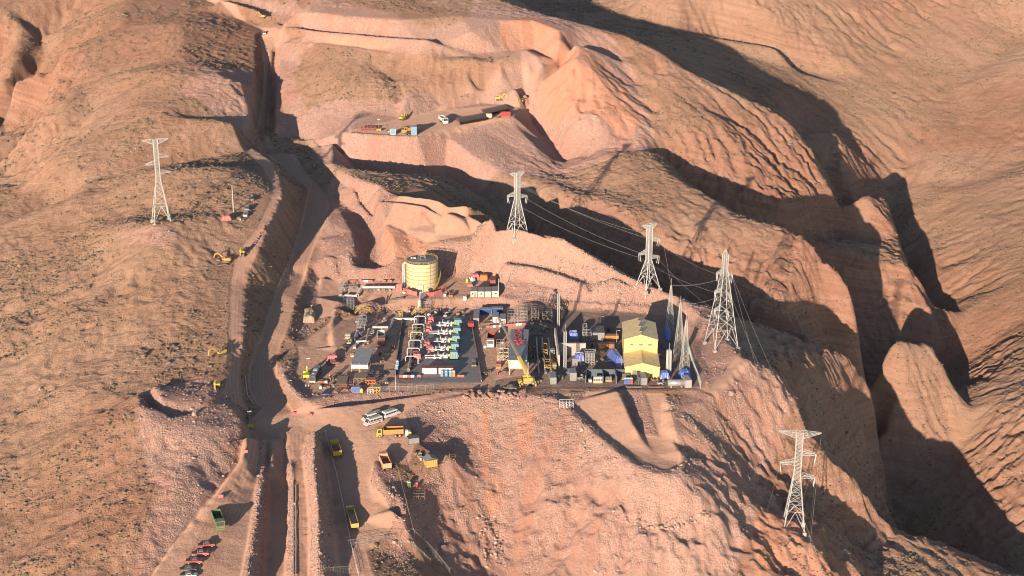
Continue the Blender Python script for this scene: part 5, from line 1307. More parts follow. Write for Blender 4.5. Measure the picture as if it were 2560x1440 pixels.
fittings('heap of rusty pipe fittings beside the yellow hall', (1637, 950), 9, 1); fittings('dark pipe fittings lying behind the three dark pipes', (1345, 832), 10, 2, 'pipe', .55, 4.5); fittings('pale fittings heaped in the left excavation', (905, 860), 8, 3, 'steel', .35, 2.5); fittings('red and rusty fittings beside the header pipe', (1036, 912), 6, 4, 'red', .4, 1.8); fittings('grey valves heaped at the far left of the terrace', (885, 715), 12, 6, 'steel', .4, 5.)
# ------------------------------------------------------------------ vehicles (local x is forward)
def wheels(t, pos, r, w):
    for x, y in pos:
        o = MB().cyl((x, y - w / 2, r), (x, y + w / 2, r), r, 14).build('wheel', M['black'], t)
        MB().cyl((x, y - w / 2 - .03, r), (x, y + w / 2 + .03, r), r * .5, 10).build('rim', M['steel'], o)
def place(a, b, flip=False):
    c, rz, L_ = GA(a, b); return c, rz + (math.pi if flip else 0)
def tipper(label, a, b, cab='orange', bed='orange', inside='dgrey', load=None, Lb=5.4, name='tipper_truck'):
    """a: photo pixel under the tail, b: under the nose"""
    c, rz = place(a, b); t = thing(name, label, 'truck', c, rz); t.scale = (1.14, 1.22, 1.18)
    MB().box((-.2, 0, .85), (8.2, .9, .35)).build('chassis', M['dgrey'], t)
    cb = MB().prof([(2.5, .6), (4.25, .6), (4.3, 1.7), (4.05, 3.0), (2.5, 3.05)], -1.22, 1.22).build('cab', M[cab], t)
    MB().prof([(4.31, 1.75), (4.08, 2.85), (4.0, 2.85), (4.2, 1.75)], -1.05, 1.05).build('windscreen', M['glass'], cb)
    for s_ in (-1, 1): MB().prof([(2.9, 1.75), (3.9, 1.75), (3.8, 2.75), (2.9, 2.75)], s_ * 1.23 - .02, s_ * 1.23 + .02).build('side_window', M['glass'], cb)
    MB().box((4.3, 0, .75), (.25, 2.4, .45)).build('bumper', M[cab], cb)
    x0, x1 = -4.2, -4.2 + Lb + .9
    bd = MB().box(((x0 + x1) / 2, 0, 1.25), (x1 - x0, 2.4, .16)).box(((x0 + x1) / 2, -1.2, 2.0), (x1 - x0, .12, 1.45)).box(((x0 + x1) / 2, 1.2, 2.0), (x1 - x0, .12, 1.45)).box((x0, 0, 2.0), (.12, 2.4, 1.45)).box((x1, 0, 2.15), (.12, 2.5, 1.75)).build('dump_body', M[bed], t)
    MB().box(((x0 + x1) / 2, 0, 1.36), (x1 - x0 - .2, 2.2, .06)).build('body_floor', M[inside], bd)
    m = MB()
    for k in range(5): m.box((x0 + (x1 - x0) * (k + .5) / 5, -1.29, 2.0), (.14, .08, 1.4)).box((x0 + (x1 - x0) * (k + .5) / 5, 1.29, 2.0), (.14, .08, 1.4))
    m.build('rib', M[bed], bd)
    if load: MB().lathe([(1.05, 1.4), (.7, 2.0), (.01, 2.3)], 8, (-1.2, 0, 0)).build('load', M[load], bd)
    wheels(t, [(3.3, -1.05), (3.3, 1.05), (-1.6, -1.05), (-1.6, 1.05), (-3.0, -1.05), (-3.0, 1.05)], .55, .42)
    return t
tipper('orange tipper truck with an orange body parked by the yellow toilet', (1000, 1089), (951, 1092), 'yellow', 'orange')
tipper('tipper truck with orange cab and yellow body on the dark truck yard', (845, 1155), (834, 1112), 'orange', 'yellow', 'grey', 'red', 5.8)
tipper('peach coloured tipper truck seen from behind beside the fence', (970, 1182), (955, 1148), 'peach', 'peach', 'maroon')
tipper('green tipper truck casting a long shadow on the lower left road', (541, 1292), (552, 1332), 'green', 'green', 'black')
tipper('orange tipper truck with a cream cab in the upper yard', (1042, 329), (1012, 333), 'yellow', 'orange'); tipper('white long bodied tipper trailer beside the black pipes', (1098, 298), (1119, 315), 'white', 'white', 'dgrey', Lb=6.2)
tipper('small red and white tipper between the red skip and the grey hall', (1229, 849), (1226, 872), 'white', 'rcont')
tipper('small red tipper with a white body edge in the middle of the yard', (953, 845), (953, 864), 'red', 'white', 'black')
def trailer(label, a, b, col='yellow'):
    c, rz = place(a, b); t = thing('tipping_trailer', label, 'trailer', c, rz)
    L_ = 12.4
    bd = MB().box((0, 0, 1.3), (L_, 2.45, .16)).box((0, -1.22, 2.05), (L_, .1, 1.4)).box((0, 1.22, 2.05), (L_, .1, 1.4)).box((-L_ / 2, 0, 2.05), (.12, 2.5, 1.4)).box((L_ / 2, 0, 2.2), (.2, 2.6, 1.7)).build('trailer_body', M[col], t)
    MB().box((0, 0, 1.42), (L_ - .2, 2.2, .06)).build('body_floor', M['grey'], bd)
    m = MB()
    for k in range(8): m.box((-L_ / 2 + L_ * (k + .5) / 8, -1.3, 2.05), (.12, .08, 1.4)).box((-L_ / 2 + L_ * (k + .5) / 8, 1.3, 2.05), (.12, .08, 1.4))
    m.build('rib', M[col], bd); MB().box((L_ / 2 + .02, 0, 2.9), (.3, 2.6, .2)).build('headboard', M['white'], bd)
    MB().box((0, 0, 1.0), (L_ - 1, .9, .4)).build('chassis', M['dgrey'], t)
    wheels(t, [(x, y) for x in (-5, -3.7, -2.4) for y in (-1.05, 1.05)], .52, .42)
    for y in (-.9, .9): MB().box((4.6, y, .45), (.2, .2, .95)).build('landing_leg', M['dgrey'], t)
trailer('long open yellow trailer with a white headboard in the dark truck yard', (889, 1336), (874, 1276))
def minibus(label, a, b, stripe=None, L_=7.2, col='white'):
    c, rz = place(a, b); t = thing('minibus', label, 'minibus', c, rz)
    h = L_ / 2
    bo = MB().prof([(-h, .45), (h - .1, .45), (h, 1.05), (h - .75, 1.35), (h - 1.55, 2.45), (h - 1.9, 2.65), (-h + .25, 2.7), (-h, 2.4)], -1.02, 1.02).build('body', M[col], t)
    MB().prof([(h - .80, 1.42), (h - 1.50, 2.36), (h - 1.46, 2.42), (h - .74, 1.46)], -.92, .92).build('windscreen', M['glass'], bo); MB().box((-h - .0, 0, 1.85), (.06, 1.7, .7)).build('rear_window', M['glass'], bo)
    for s_ in (-1, 1):
        for k in range(4): MB().box((-h + .9 + k * 1.2, s_ * 1.025, 1.85), (1.1, .03, .62)).build('side_window', M['glass'], bo)
        MB().prof([(h - 1.95, 1.5), (h - 1.0, 1.5), (h - 1.6, 2.2), (h - 1.95, 2.2)], s_ * 1.025 - .015, s_ * 1.025 + .015).build('door_window', M['glass'], bo)
        if stripe: MB().box((-.6, s_ * 1.03, 1.1), (L_ * .7, .02, .3)).build('stripe', M[stripe], bo)
    m = MB().box((-.4, 0, 2.72), (L_ * .5, 1.2, .08)); m.build('roof_rack', M['steel'], bo)
    for s_ in (-1, 1): MB().box((h - .05, s_ * .75, .95), (.1, .3, .2)).build('headlight', M['silver'], bo)
    wheels(t, [(-h + 1.3, -.9), (-h + 1.3, .9), (h - 1.2, -.9), (h - 1.2, .9)], .38, .26)
minibus('white minibus with a red stripe parked on the road below the yard', (952, 1052), (912, 1068), 'red'); minibus('white minibus behind the striped one, nose turned right', (960, 1048), (997, 1033)); minibus('short white van half hidden behind the striped minibus', (938, 1046), (908, 1056), None, 5.4)
minibus('black car parked behind the minibuses', (946, 1041), (936, 1047), None, 4.4, 'dgrey')
def coach(label, a, b, col='dgreen', roof='grey'):
    c, rz = place(a, b); t = thing('coach', label, 'bus', c, rz); L_ = 11.4; h = L_ / 2
    bo = MB().prof([(-h, .4), (h - .2, .4), (h, 1.2), (h - .25, 2.95), (-h + .1, 3.05)], -1.25, 1.25).build('body', M[col], t); MB().box((-.1, 0, 3.06), (L_ - .6, 2.3, .1)).build('roof', M[roof], bo); MB().box((-1, 0, 3.2), (1.6, 1.5, .25)).build('roof_unit', M['white'], bo); MB().box((3, 0, 3.18), (.9, .9, .14)).build('roof_hatch', M['white'], bo)
    MB().prof([(h - .02, 1.3), (h - .26, 2.8), (h - .18, 2.8), (h + .05, 1.3)], -1.1, 1.1).build('windscreen', M['glass'], bo); MB().box((h - .05, 0, .85), (.2, 2.3, .6)).build('front_panel', M['white'], bo)
    for s_ in (-1, 1):
        for k in range(7): MB().box((-h + 1 + k * 1.45, s_ * 1.255, 2.1), (1.35, .03, .9)).build('side_window', M['glass'], bo)
    wheels(t, [(-h + 2.6, -1.1), (-h + 2.6, 1.1), (h - 2.2, -1.1), (h - 2.2, 1.1)], .5, .3)
coach('dark green coach with a grey roof at the left corner of the yard', (797, 928), (780, 962))
def pickup(label, a, b, col='red', bed='dgrey', L_=5.3, rollbar=True):
    c, rz = place(a, b); t = thing('pickup_truck', label, 'pickup', c, rz); h = L_ / 2
    bo = MB().prof([(-h, .5), (h, .5), (h, 1.0), (h - .2, 1.12), (h - 1.35, 1.2), (h - 1.35, 1.1), (-h, 1.1)], -.92, .92).build('body', M[col], t)
    cb = MB().prof([(-.55, 1.1), (h - 1.2, 1.1), (h - 1.9, 1.78), (-.4, 1.8)], -.84, .84).build('cab', M[col], t)
    MB().prof([(h - 1.16, 1.16), (h - 1.84, 1.74), (h - 1.80, 1.78), (h - 1.12, 1.2)], -.76, .76).build('windscreen', M['glass'], cb)
    for s_ in (-1, 1): MB().prof([(-.4, 1.22), (h - 1.45, 1.22), (h - 1.9, 1.68), (-.35, 1.68)], s_ * .85 - .012, s_ * .85 + .012).build('side_window', M['glass'], cb)
    MB().box((.2, 0, 1.82), (1.3, 1.4, .06)).build('roof_panel', M['grey'], cb)
    bd = MB().box((-1.6, 0, 1.16), (1.9, 1.6, .1)).build('cargo_bed', M['black'], bo)
    if rollbar: MB().tube([(-.8, -.75, 1.1), (-.85, -.7, 1.85), (-.85, .7, 1.85), (-.8, .75, 1.1)], .05, 6).build('roll_bar', M['steel'], bo)
    for s_ in (-1, 1): MB().box((h - .02, s_ * .7, .88), (.08, .3, .16)).build('headlight', M['white'], bo)
    wheels(t, [(-h + 1.0, -.82), (-h + 1.0, .82), (h - .95, -.82), (h - .95, .82)], .38, .26)
pickup('red pickup truck parked nearest the green tipper on the lower road', (497, 1368), (535, 1366), 'red'); pickup('red and white pickup truck, second in the row on the lower road', (482, 1388), (521, 1388), 'pinkred'); pickup('red pickup truck with a yellow sill, third in the row on the lower road', (466, 1407), (506, 1408), 'red'); pickup('dark pickup truck at the end of the row on the lower road', (452, 1428), (490, 1428), 'dgrey'); pickup('pale pickup truck cut by the bottom edge of the picture', (452, 1443), (492, 1444), 'white')
pickup('grey pickup truck parked on the road right of the pump platform', (1185, 905), (1185, 920), 'olive', 'grey'); pickup('white pickup truck on the shaded bend of the upper road', (663, 82), (661, 88), 'white')
pickup('maroon pickup truck at the left entrance of the yard', (822, 912), (842, 910), 'maroon'); pickup('dark pickup truck alone on the left hillside above the pole', (613, 500), (632, 504), 'dgrey')
pickup('blue pickup truck in shade at the front of the crane', (1262, 973), (1288, 974), 'dgrey'); pickup('white pickup truck by the pole camp on the left hillside', (617, 534), (613, 544), 'white'); pickup('blue pickup truck at the pole camp on the left hillside', (619, 520), (617, 530), 'ltblue')
def excavator(label, a, b, col='yellow', reach=1., swing=0., name='excavator'):
    c, rz = place(a, b); t = thing(name, label, 'excavator', c, rz)
    for s_ in (-1, 1):
        tr = MB().prof([(-1.9, .15), (-1.6, 0), (1.6, 0), (1.9, .15), (2.0, .5), (1.7, .85), (-1.7, .85), (-2.0, .5)], s_ * 1.15 - .3, s_ * 1.15 + .3).build('crawler_track', M['black'], t)
        MB().box((0, s_ * 1.15, .45), (2.6, .66, .35)).build('track_frame', M['dgrey'], tr)
    ho = MB().box((-.7, 0, 1.55), (3.0, 2.5, 1.1)).prof([(-2.4, 1.1), (-1.5, 1.1), (-1.5, 2.2), (-2.2, 2.1)], -1.2, 1.2).build('upper_body', M[col], t)
    cb = MB().prof([(.2, 1.2), (1.55, 1.2), (1.6, 2.0), (1.2, 2.85), (.2, 2.85)], .25, 1.2).build('cab', M[col], ho); MB().prof([(1.3, 1.5), (1.64, 2.0), (1.28, 2.75), (1.22, 2.75), (1.5, 2.0)], .32, 1.14).build('cab_window', M['glass'], cb); MB().box((.8, 1.21, 2.1), (.9, .04, 1.0)).build('side_window', M['glass'], cb)
    bm = MB().bar((.9, -.3, 1.7), (3.4 * reach, -.3, 4.0), .5).bar((3.4 * reach, -.3, 4.0), (5.0 * reach, -.3, 3.4), .42).build('boom', M[col], t)
    MB().cyl((1.3, -.3, 1.5), (3.2 * reach, -.3, 3.5), .1, 6).build('hydraulic_ram', M['steel'], bm)
    MB().bar((4.9 * reach, -.3, 3.6), (5.6 * reach, -.3, 1.2), .36).build('stick', M[col], t)
    MB().prof([(5.2 * reach, 1.3), (6.0 * reach, 1.2), (5.9 * reach, .3), (5.3 * reach, .1), (4.9 * reach, .6)], -.85, .25).build('bucket', M['dgrey'], t)
excavator('yellow excavator reaching down the slope beside the bench track', (560, 884), (543, 892)); excavator('yellow excavator standing on the bench track above the rubble slope', (546, 958), (541, 978))
excavator('yellow excavator at work under the pink cut above the black pipes', (1244, 252), (1252, 249)); excavator('yellow excavator at the far right end of the upper yard', (1310, 239), (1299, 246), reach=1.2); excavator('yellow excavator at the bend of the upper road', (664, 47), (650, 43))
excavator('small yellow excavator on the track fork of the left hillside', (608, 631), (606, 640)); excavator('orange excavator with a pipe arm where the track meets the hillside', (575, 657), (556, 652), 'orange')
excavator('yellow excavator at the near end of the upper yard', (1003, 301), (1012, 298), 'yellow', .6)
excavator('yellow drill rig by the coach at the left of the yard', (766, 950), (766, 940), 'lime', .6, name='drill_rig')
# mobile crane
c, rz = place((1298, 962), (1336, 960)); t = thing('mobile_crane', 'yellow mobile crane with a long raised telescopic boom', 'crane', c, rz)
MB().box((0, 0, 1.2), (6.6, 2.6, .7)).build('carrier', M['yellow'], t); MB().prof([(-3.4, 1.5), (-2.0, 1.5), (-2.0, 2.1), (-3.4, 1.9)], -1.3, 1.3).build('deck', M['yellow'], t)
wheels(t, [(x, y) for x in (-2.2, 2.2) for y in (-1.15, 1.15)], .85, .6)
sl = MB().box((.4, 0, 2.3), (3.6, 2.3, 1.4)).build('slewing_body', M['yellow'], t); MB().box((2.5, 0, 2.3), (.8, 2.4, 1.3)).build('counterweight', M['dgrey'], sl); cb = MB().box((-.6, 1.0, 2.7), (1.6, .9, 1.7)).build('cab', M['yellow'], sl); MB().box((-.7, 1.46, 3.0), (1.2, .04, .8)).build('cab_window', M['glass'], cb)
for x in (-3.1, 3.1):
    for y in (-2.3, 2.3): MB().box((x, y * .8, .9), (.4, 1.3, .3)).box((x, y, .45), (.5, .5, .9)).build('outrigger', M['yellow'], t)
base = np.array(c) + np.array([.9, 0, 3.0]); tipd = ray(1248, 797)
# the boom tip hangs over the white cabin in the open yard
tip = np.array([0, 0, CAM_H]) + tipd * ((17.5 - CAM_H) / tipd[2])
inv = Matrix.Rotation(-rz, 3, 'Z')
lb_ = inv @ Vector(base - c); lt_ = inv @ Vector(tip - c); d_ = lt_ - lb_
print('crane boom length', d_.length)
bo = MB().bar(lb_, lb_ + d_ * .34, 1.15).build('boom_base', M['yellow'], t); MB().bar(lb_ + d_ * .33, lb_ + d_ * .68, .82).build('boom_section', M['olive'], t); MB().bar(lb_ + d_ * .67, lt_, .62).build('boom_section', M['olive'], t); MB().box(lt_, (1.1, 1.1, .9)).build('boom_head', M['olive'], t)
MB().cyl(lt_, lt_ - Vector((0, 0, 5)), .05, 5).build('hoist_rope', M['cable'], t); MB().box(lt_ - Vector((0, 0, 5.3)), (.5, .4, .8)).build('hook_block', M['yellow'], t); MB().cyl(lb_ + Vector((-1.4, 0, -1)), lb_ + d_ * .2, .22, 8).build('boom_ram', M['steel'], t)
# open shed with grey lean-to roof
c, rz, _ = GA((880, 933), (919, 933)); t = thing('open_shed', 'open sided shed with a large grey sloping roof left of the pumps', 'shed', c, -.04)
w_, d_s = 6.8, 13.5
MB().add([(-w_ / 2, -.3, 3.6), (w_ / 2, -.3, 3.6), (w_ / 2 + .4, d_s, 5.0), (-w_ / 2 + .4, d_s, 5.0), (-w_ / 2, -.3, 3.75), (w_ / 2, -.3, 3.75), (w_ / 2 + .4, d_s, 5.15), (-w_ / 2 + .4, d_s, 5.15)], [(4, 5, 6, 7), (3, 2, 1, 0), (0, 1, 5, 4), (1, 2, 6, 5), (2, 3, 7, 6), (3, 0, 4, 7)]).build('roof', M['groof'], t)
for k in range(3): MB().box((-w_ / 2 + w_ * (k + .5) / 3, 0, 2.7), (w_ / 3 - .08, .1, 1.5)).build('front_panel', M['white'], t)
for x in (-w_ / 2 + .2, 0, w_ / 2 - .2):
    for y in (.2, d_s / 2, d_s - .3): MB().box((x, y, 2.1), (.18, .18, 4.4)).build('post', M['steel'], t)
MB().box((0, d_s * .6, .9), (4.5, 5, 1.6)).build('workbench', M['wood'], t)
# viewing cabin of yellow panels on the spoil edge
c = G(1076, 1163); t = thing('yellow_cabin', 'small yellow fenced cabin with a grey gabled roof on the spoil edge', 'cabin', c, .35)
MB().box((0, 0, 1.3), (4.2, 3.4, 2.6)).build('wall', M['yellow'], t)
for s_ in (-1, 1): MB().add([(0, -1.9, 3.5), (s_ * 2.4, -1.9, 2.55), (s_ * 2.4, 1.9, 2.55), (0, 1.9, 3.5), (0, -1.9, 3.6), (s_ * 2.4, -1.9, 2.65), (s_ * 2.4, 1.9, 2.65), (0, 1.9, 3.6)], [(4, 5, 6, 7), (3, 2, 1, 0), (0, 1, 5, 4), (1, 2, 6, 5), (2, 3, 7, 6)]).build('roof_slope', M['grey'], t)
for k in range(7): MB().box((-2 + k * .66, -1.74, 1.3), (.12, .08, 2.5)).build('batten', M['wood'], t)
container('grey flat roofed hut beside the yellow toilet', (1035, 1112), 4.0, 3.0, 2.2, 'cont', 'dgrey', .3, cat='hut'); container('blue and white hut on the upper yard edge, left', (983, 337), 3.0, 2.6, 3.2, 'ltblue', 'white', cat='hut'); container('pale blue tall hut on the upper yard edge, right', (1035, 338), 3.2, 3.2, 4.6, 'ltblue', 'ltblue', cat='hut')
# pink and red stacked sheets by the entrance
sheet_cover('red_covered_load', 'red and white covered stack at the left entrance of the yard', (832, 897), 4.4, 4.0, 2.0, 'pinkred', .1, 21, 'covered load'); sheet_cover('red_covered_load', 'pink covered tent at the pole camp on the left hillside', (566, 549), 4.4, 3.6, 2.0, 'pinkred', .2, 22, 'tent')
sheet_cover('sand_covered_heap', 'sand coloured covered heap in the shaded corner left of the yard, upper', (774, 786), 4.2, 6, 2.2, 'mound', .3, 23, 'heap', .3); sheet_cover('sand_covered_heap', 'sand coloured covered heap in the shaded corner left of the yard, lower', (773, 800), 5.0, 7, 2.6, 'mound', .1, 24, 'heap', .3)
for x, lb in ((813, 'blue cable drum rack, left of three at the front left corner'), (819, 'blue cable drum rack, middle of three at the front left corner'), (825, 'blue cable drum rack, right of three at the front left corner')):
    c = G(x, 981); t = thing('pipe_bundle', lb, 'pipes', c, 1.3)
    for k in range(3): MB().cyl((-2.6, (k - 1) * .36, .3), (2.6, (k - 1) * .36, .3), .17, 8).build('pipe', M['blue' if k != 1 else 'dgrey'], t)
frame('rusty material rack behind the blue skip', (856, 960), 4, 8, 1.6, 3, 2, 'rust', 'material_rack', bar=.14, ny=3, deck='wood'); frame('wooden shelving frame below the grey shed roof', (902, 955), 5, 6, 2.6, 3, 2, 'wood', 'shelving_frame', bar=.14, ny=2, deck='wood'); frame('orange railing frame behind the yellow cage', (927, 962), 3.8, 3, 2.4, 3, 2, 'orange', 'railing_frame', bar=.14, deck='pinkred'); frame('yellow cage beside the front fence', (942, 980), 2.6, 2.2, 2.4, 2, 2, 'yellow', 'steel_cage', bar=.2, deck='grey'); frame('white pallet frame beside the yellow cage', (927, 982), 2.4, 2.0, 1.8, 2, 2, 'white', 'pallet_frame', bar=.12)
container('small red store box in the front left stores', (806, 962), 1.2, 1.2, 1.4, 'red', 'red', cat='box'); container('small cream store box next to the red one', (815, 961), 1.1, 1.1, 1.2, 'cream', 'cream', cat='box')
round_tank('lime yellow round drum right of the blue skip', (904.5, 981), .6, 1.5, 'lime'); round_tank('red upright drum at the edge of the truck yard', (1043, 1220), .45, 1.9, 'red')
frame('scaffold heap of poles at the edge of the truck yard', (1040, 1240), 6, 6, 1.5, 3, 1, 'wood', 'scaffold_poles', bar=.12, ny=3); frame('rusty parts rack at the near end of the upper yard', (922, 324), 8, 5, 1.4, 4, 1, 'red', 'parts_rack', bar=.25, ny=2); frame('pale wash frame on the small bench below the yard front', (1416, 1015), 5, 3, 2.0, 4, 2, 'white', 'railing_frame', bar=.12)
# black pipes stacked in the upper yard
def pipes(n, f0, f1, back, label, group, layers=1):
    a, b = W(*f0, 30.5), W(*f1, 30.5); dv = W(*back, 30.5) - a; dv[2] = 0; dv = dv / np.linalg.norm(dv)
    proto = None
    for l in range(layers):
        for k in range(n):
            p = a + (b - a) * k / (n - 1); p = p + dv * (6 + random.uniform(-.5, .5)); z = float(height(p[0], p[1])) + .45 + .72 * l + random.uniform(-.06, .1)
            if proto is None:
                m = MB().cyl((-6, 0, 0), (6, 0, 0), .44, 10, cap=False).cyl((6, 0, 0), (-6, 0, 0), .40, 10, cap=False); proto = m.build('steel_pipe', M['pipe']); o = proto
            else: o = proto.copy(); COL.objects.link(o)
            o.location = (p[0], p[1], z); o.rotation_euler = (0, 0, math.atan2(dv[1], dv[0]) + random.uniform(-.02, .02)); tag(o, label, 'pipe', group)
pipes(13, (1152, 311), (1216, 300), (1138, 294), 'black steel pipe in the long stack nearest the yard edge', 'black pipes in the near stack', 2)
pipes(12, (1216, 291), (1272, 279), (1202, 276), 'black steel pipe in the stack behind the red container', 'black pipes in the far stack', 2)
c = G(1223, 297); t = thing('pale_tractor_unit', 'pale truck tractor unit between the two black pipe stacks', 'truck', c, .6); MB().box((0, 0, 1.9), (2.3, 2.4, 2.4)).build('cab', M['cream'], t); MB().box((1.17, 0, 2.2), (.06, 2.0, .9)).build('windscreen', M['glass'], t); MB().box((-2.4, 0, .9), (3.4, .9, .4)).build('chassis', M['dgrey'], t); wheels(t, [(.3, -1), (.3, 1), (-3.2, -1), (-3.2, 1)], .5, .4)
# ------------------------------------------------------------------ fences
def fence(label, pts, h=2.2, step=3.0, mat='steel', mesh=True, rail=1, lean=0., name='wire_fence', post=.09):
    q = [G(*p) for p in pts]; c = q[0]; t = thing(name, label, 'fence', c)
    P_ = []
    for a, b in zip(q[:-1], q[1:]):
        n = max(1, int(np.linalg.norm((b - a)[:2]) / step)); P_ += [a + (b - a) * k / n for k in range(n)]
    P_.append(q[-1]); P_ = [np.array([p[0], p[1], float(height(p[0], p[1]))]) - c for p in P_]
    for p in P_: MB().bar((p[0], p[1], p[2] - .3), (p[0], p[1], p[2] + h), post).bar((p[0], p[1], p[2] + h), (p[0] - lean, p[1] - lean, p[2] + h + .4), post * .8).build('post', M[mat], t)
    m = MB()
    for r in range(rail):
        z = h * (r + 1) / rail
        for a, b in zip(P_[:-1], P_[1:]): m.bar(a + [0, 0, z], b + [0, 0, z], .07)
    m.build('rail', M[mat], t)
    if mesh:
        m = MB()
        for a, b in zip(P_[:-1], P_[1:]):
            for k in range(5): m.bar(a + [0, 0, h * (k + .5) / 5], b + [0, 0, h * (k + .5) / 5], .025)
            for k in range(6): p = a + (b - a) * (k + .5) / 6; m.bar(p + [0, 0, .1], p + [0, 0, h], .02)
        m.build('wire_mesh', M[mat], t)
fence('wire fence with tall posts along the front of the yard', [(950, 983), (1020, 981), (1085, 977)], 2.6, 3.2)
fence('white topped fence line running down beside the truck yard', [(812, 1080), (828, 1135), (842, 1190), (853, 1240), (865, 1300), (878, 1366), (896, 1440)], 1.3, 1.6, 'white', False, 2, 0, 'white_rail_fence', .09)
fence('wire fence crossing the foot of the truck yard', [(872, 1368), (920, 1360), (960, 1352), (1000, 1344), (1034, 1338)], 2.6, 4.0, 'steel', True, 2, .3)
fence('wire fence dropping to the lower right from the gate corner', [(1036, 1342), (1060, 1362), (1090, 1395), (1125, 1438)], 2.4, 3.6, 'steel', True, 1, -.4)
fence('handrail with short posts beside the dark trench at the bottom', [(1020, 1358), (1040, 1372), (1062, 1392), (1076, 1406)], 1.2, 2.6, 'steel', False, 2, 0, 'handrail')
fence('wire fence beside the peach tipper running down the spoil edge', [(976, 1130), (990, 1168), (1005, 1220), (1020, 1280), (1034, 1338)], 1.9, 3.4, 'wood', True, 1)
fence('short wire fence at the bottom left of the truck yard', [(800, 1438), (835, 1434), (875, 1432)], 2.4, 3.4)
fence('white fence with fittings along the right edge of the yard', [(1722, 880), (1734, 920), (1745, 950), (1752, 972)], 2.6, 2.2, 'white', True, 2, -.3)
fence('timber railing below the yellow cabin', [(1052, 1178), (1080, 1172), (1110, 1160), (1138, 1146)], 1.4, 2.4, 'wood', False, 2, 0, 'timber_railing')
fence('wire fence along the ditch of the main road', [(656, 840), (667, 800), (690, 732), (715, 678), (744, 596)], 1.2, 5, 'steel', False, 1, 0, 'guide_rail', .1)
for x, y, col, lb in ((824, 943, 'pinkred', 'red and white marker post at the shed yard, left'), (837, 945, 'white', 'white marker post at the shed yard'), (843, 942, 'pinkred', 'red and white marker post at the shed yard, middle'), (872, 945, 'white', 'white marker post beside the shed'), (765, 968, 'white', 'white marker post in front of the coach'), (772, 968, 'orange', 'orange marker post in front of the coach'), (1198, 826, 'pinkred', 'red traffic marker at the end of the barrier row'), (1203, 826, 'pinkred', 'red traffic marker next to the barrier row end')):
    c = G(x, y); t = thing('marker_post', lb, 'post', c); MB().cyl((0, 0, 0), (0, 0, 1.3), .2, 8, .1).build('cone', M[col], t); MB().cyl((0, 0, -.02), (0, 0, .1), .36, 8).build('foot', M['black'], t); MB().cyl((0, 0, .7), (0, 0, .95), .19, 8, .16).build('band', M['white'], t)
def light_tower(label, px):
    c = G(*px); t = thing('light_tower', label, 'light tower', c, .4); MB().box((0, 0, .8), (2.2, 1.3, .9)).build('trailer_box', M['lime'], t); MB().cyl((0, 0, 1.2), (0, 0, 6.5), .07, 6).build('pole', M['steel'], t); MB().box((0, 0, 6.6), (1.4, .3, .4)).build('lamp_bank', M['white'], t); wheels(t, [(-.4, -.7), (-.4, .7)], .35, .2)
light_tower('mobile light tower with a lime trailer at the road bend', (626, 1070)); light_tower('mobile light tower at the front left of the yard by the coach', (772, 935)); light_tower('mobile light tower at the left end of the upper yard', (947, 328))
# ------------------------------------------------------------------ people (a few pixels tall)
def person(label, px, vest='hivis', helmet='white', rz=0., stride=.18):
    c = G(*px); t = thing('person', label, 'person', c, rz)
    V = [(0, 0, .95), (0, 0, 1.2), (0, 0, 1.42), (0, 0, 1.54), (0, .02, 1.68), (-.1, 0, .88), (-.11, stride, .5), (-.11, stride * .6, .08), (.1, 0, .88), (.11, -stride, .5), (.11, -stride * 1.3, .08), (-.21, 0, 1.4), (-.27, .05, 1.13), (-.25, .18, .9), (.21, 0, 1.4), (.27, -.03, 1.13), (.26, .1, .9), (-.11, stride * .6 + .16, .05), (.11, -stride * 1.3 + .16, .05)]
    E = [(0, 1), (1, 2), (2, 3), (3, 4), (0, 5), (5, 6), (6, 7), (7, 17), (0, 8), (8, 9), (9, 10), (10, 18), (2, 11), (11, 12), (12, 13), (2, 14), (14, 15), (15, 16)]
    rad = [.16, .16, .17, .06, .11, .1, .075, .05, .1, .075, .05, .075, .05, .04, .075, .05, .04, .05, .05]
    me = bpy.data.meshes.new('body'); me.from_pydata(V, E, []); o = bpy.data.objects.new('body', me); COL.objects.link(o); o.parent = t
    md = o.modifiers.new('skin', 'SKIN'); o.modifiers.new('smooth', 'SUBSURF').levels = 1; o.modifiers[-1].render_levels = 1
    sv = me.skin_vertices[0].data if me.skin_vertices else None
    if sv is None:
        bm = bmesh.new(); bm.from_mesh(me); bm.verts.layers.skin.verify(); bm.to_mesh(me); bm.free(); sv = me.skin_vertices[0].data
    for k, r in enumerate(rad): sv[k].radius = (r, r)
    sv[0].use_root = True; me.materials.append(M['denim'])
    MB().lathe([(.2, .95), (.22, 1.15), (.23, 1.4), (.12, 1.5)], 10).build('vest', M[vest], t); MB().lathe([(.145, 1.7), (.14, 1.78), (.08, 1.85), (.01, 1.86)], 10).build('helmet', M[helmet], t); MB().lathe([(.01, 1.56), (.09, 1.6), (.105, 1.68), (.1, 1.72)], 8, (0, .02, 0)).build('face', M['skin'], t)
person('person in a white helmet walking on the road right of the pump platform', (1200, 845), 'denim'); person('person in a white helmet walking left of the shed', (865, 890), 'denim', rz=1.); person('person in an orange vest on the track above the rubble slope, left of two', (567, 1001)); person('person in an orange vest on the track above the rubble slope, right of two', (575, 1001), rz=2.); person('person in a yellow vest beside the two in orange on the track', (585, 993), 'lime'); person('person in a green vest on the path right of the substation', (1805, 938), 'lime', rz=1.5); person('person in a red vest on the ridge crest below the flat topped pylon', (1663, 725), 'red')
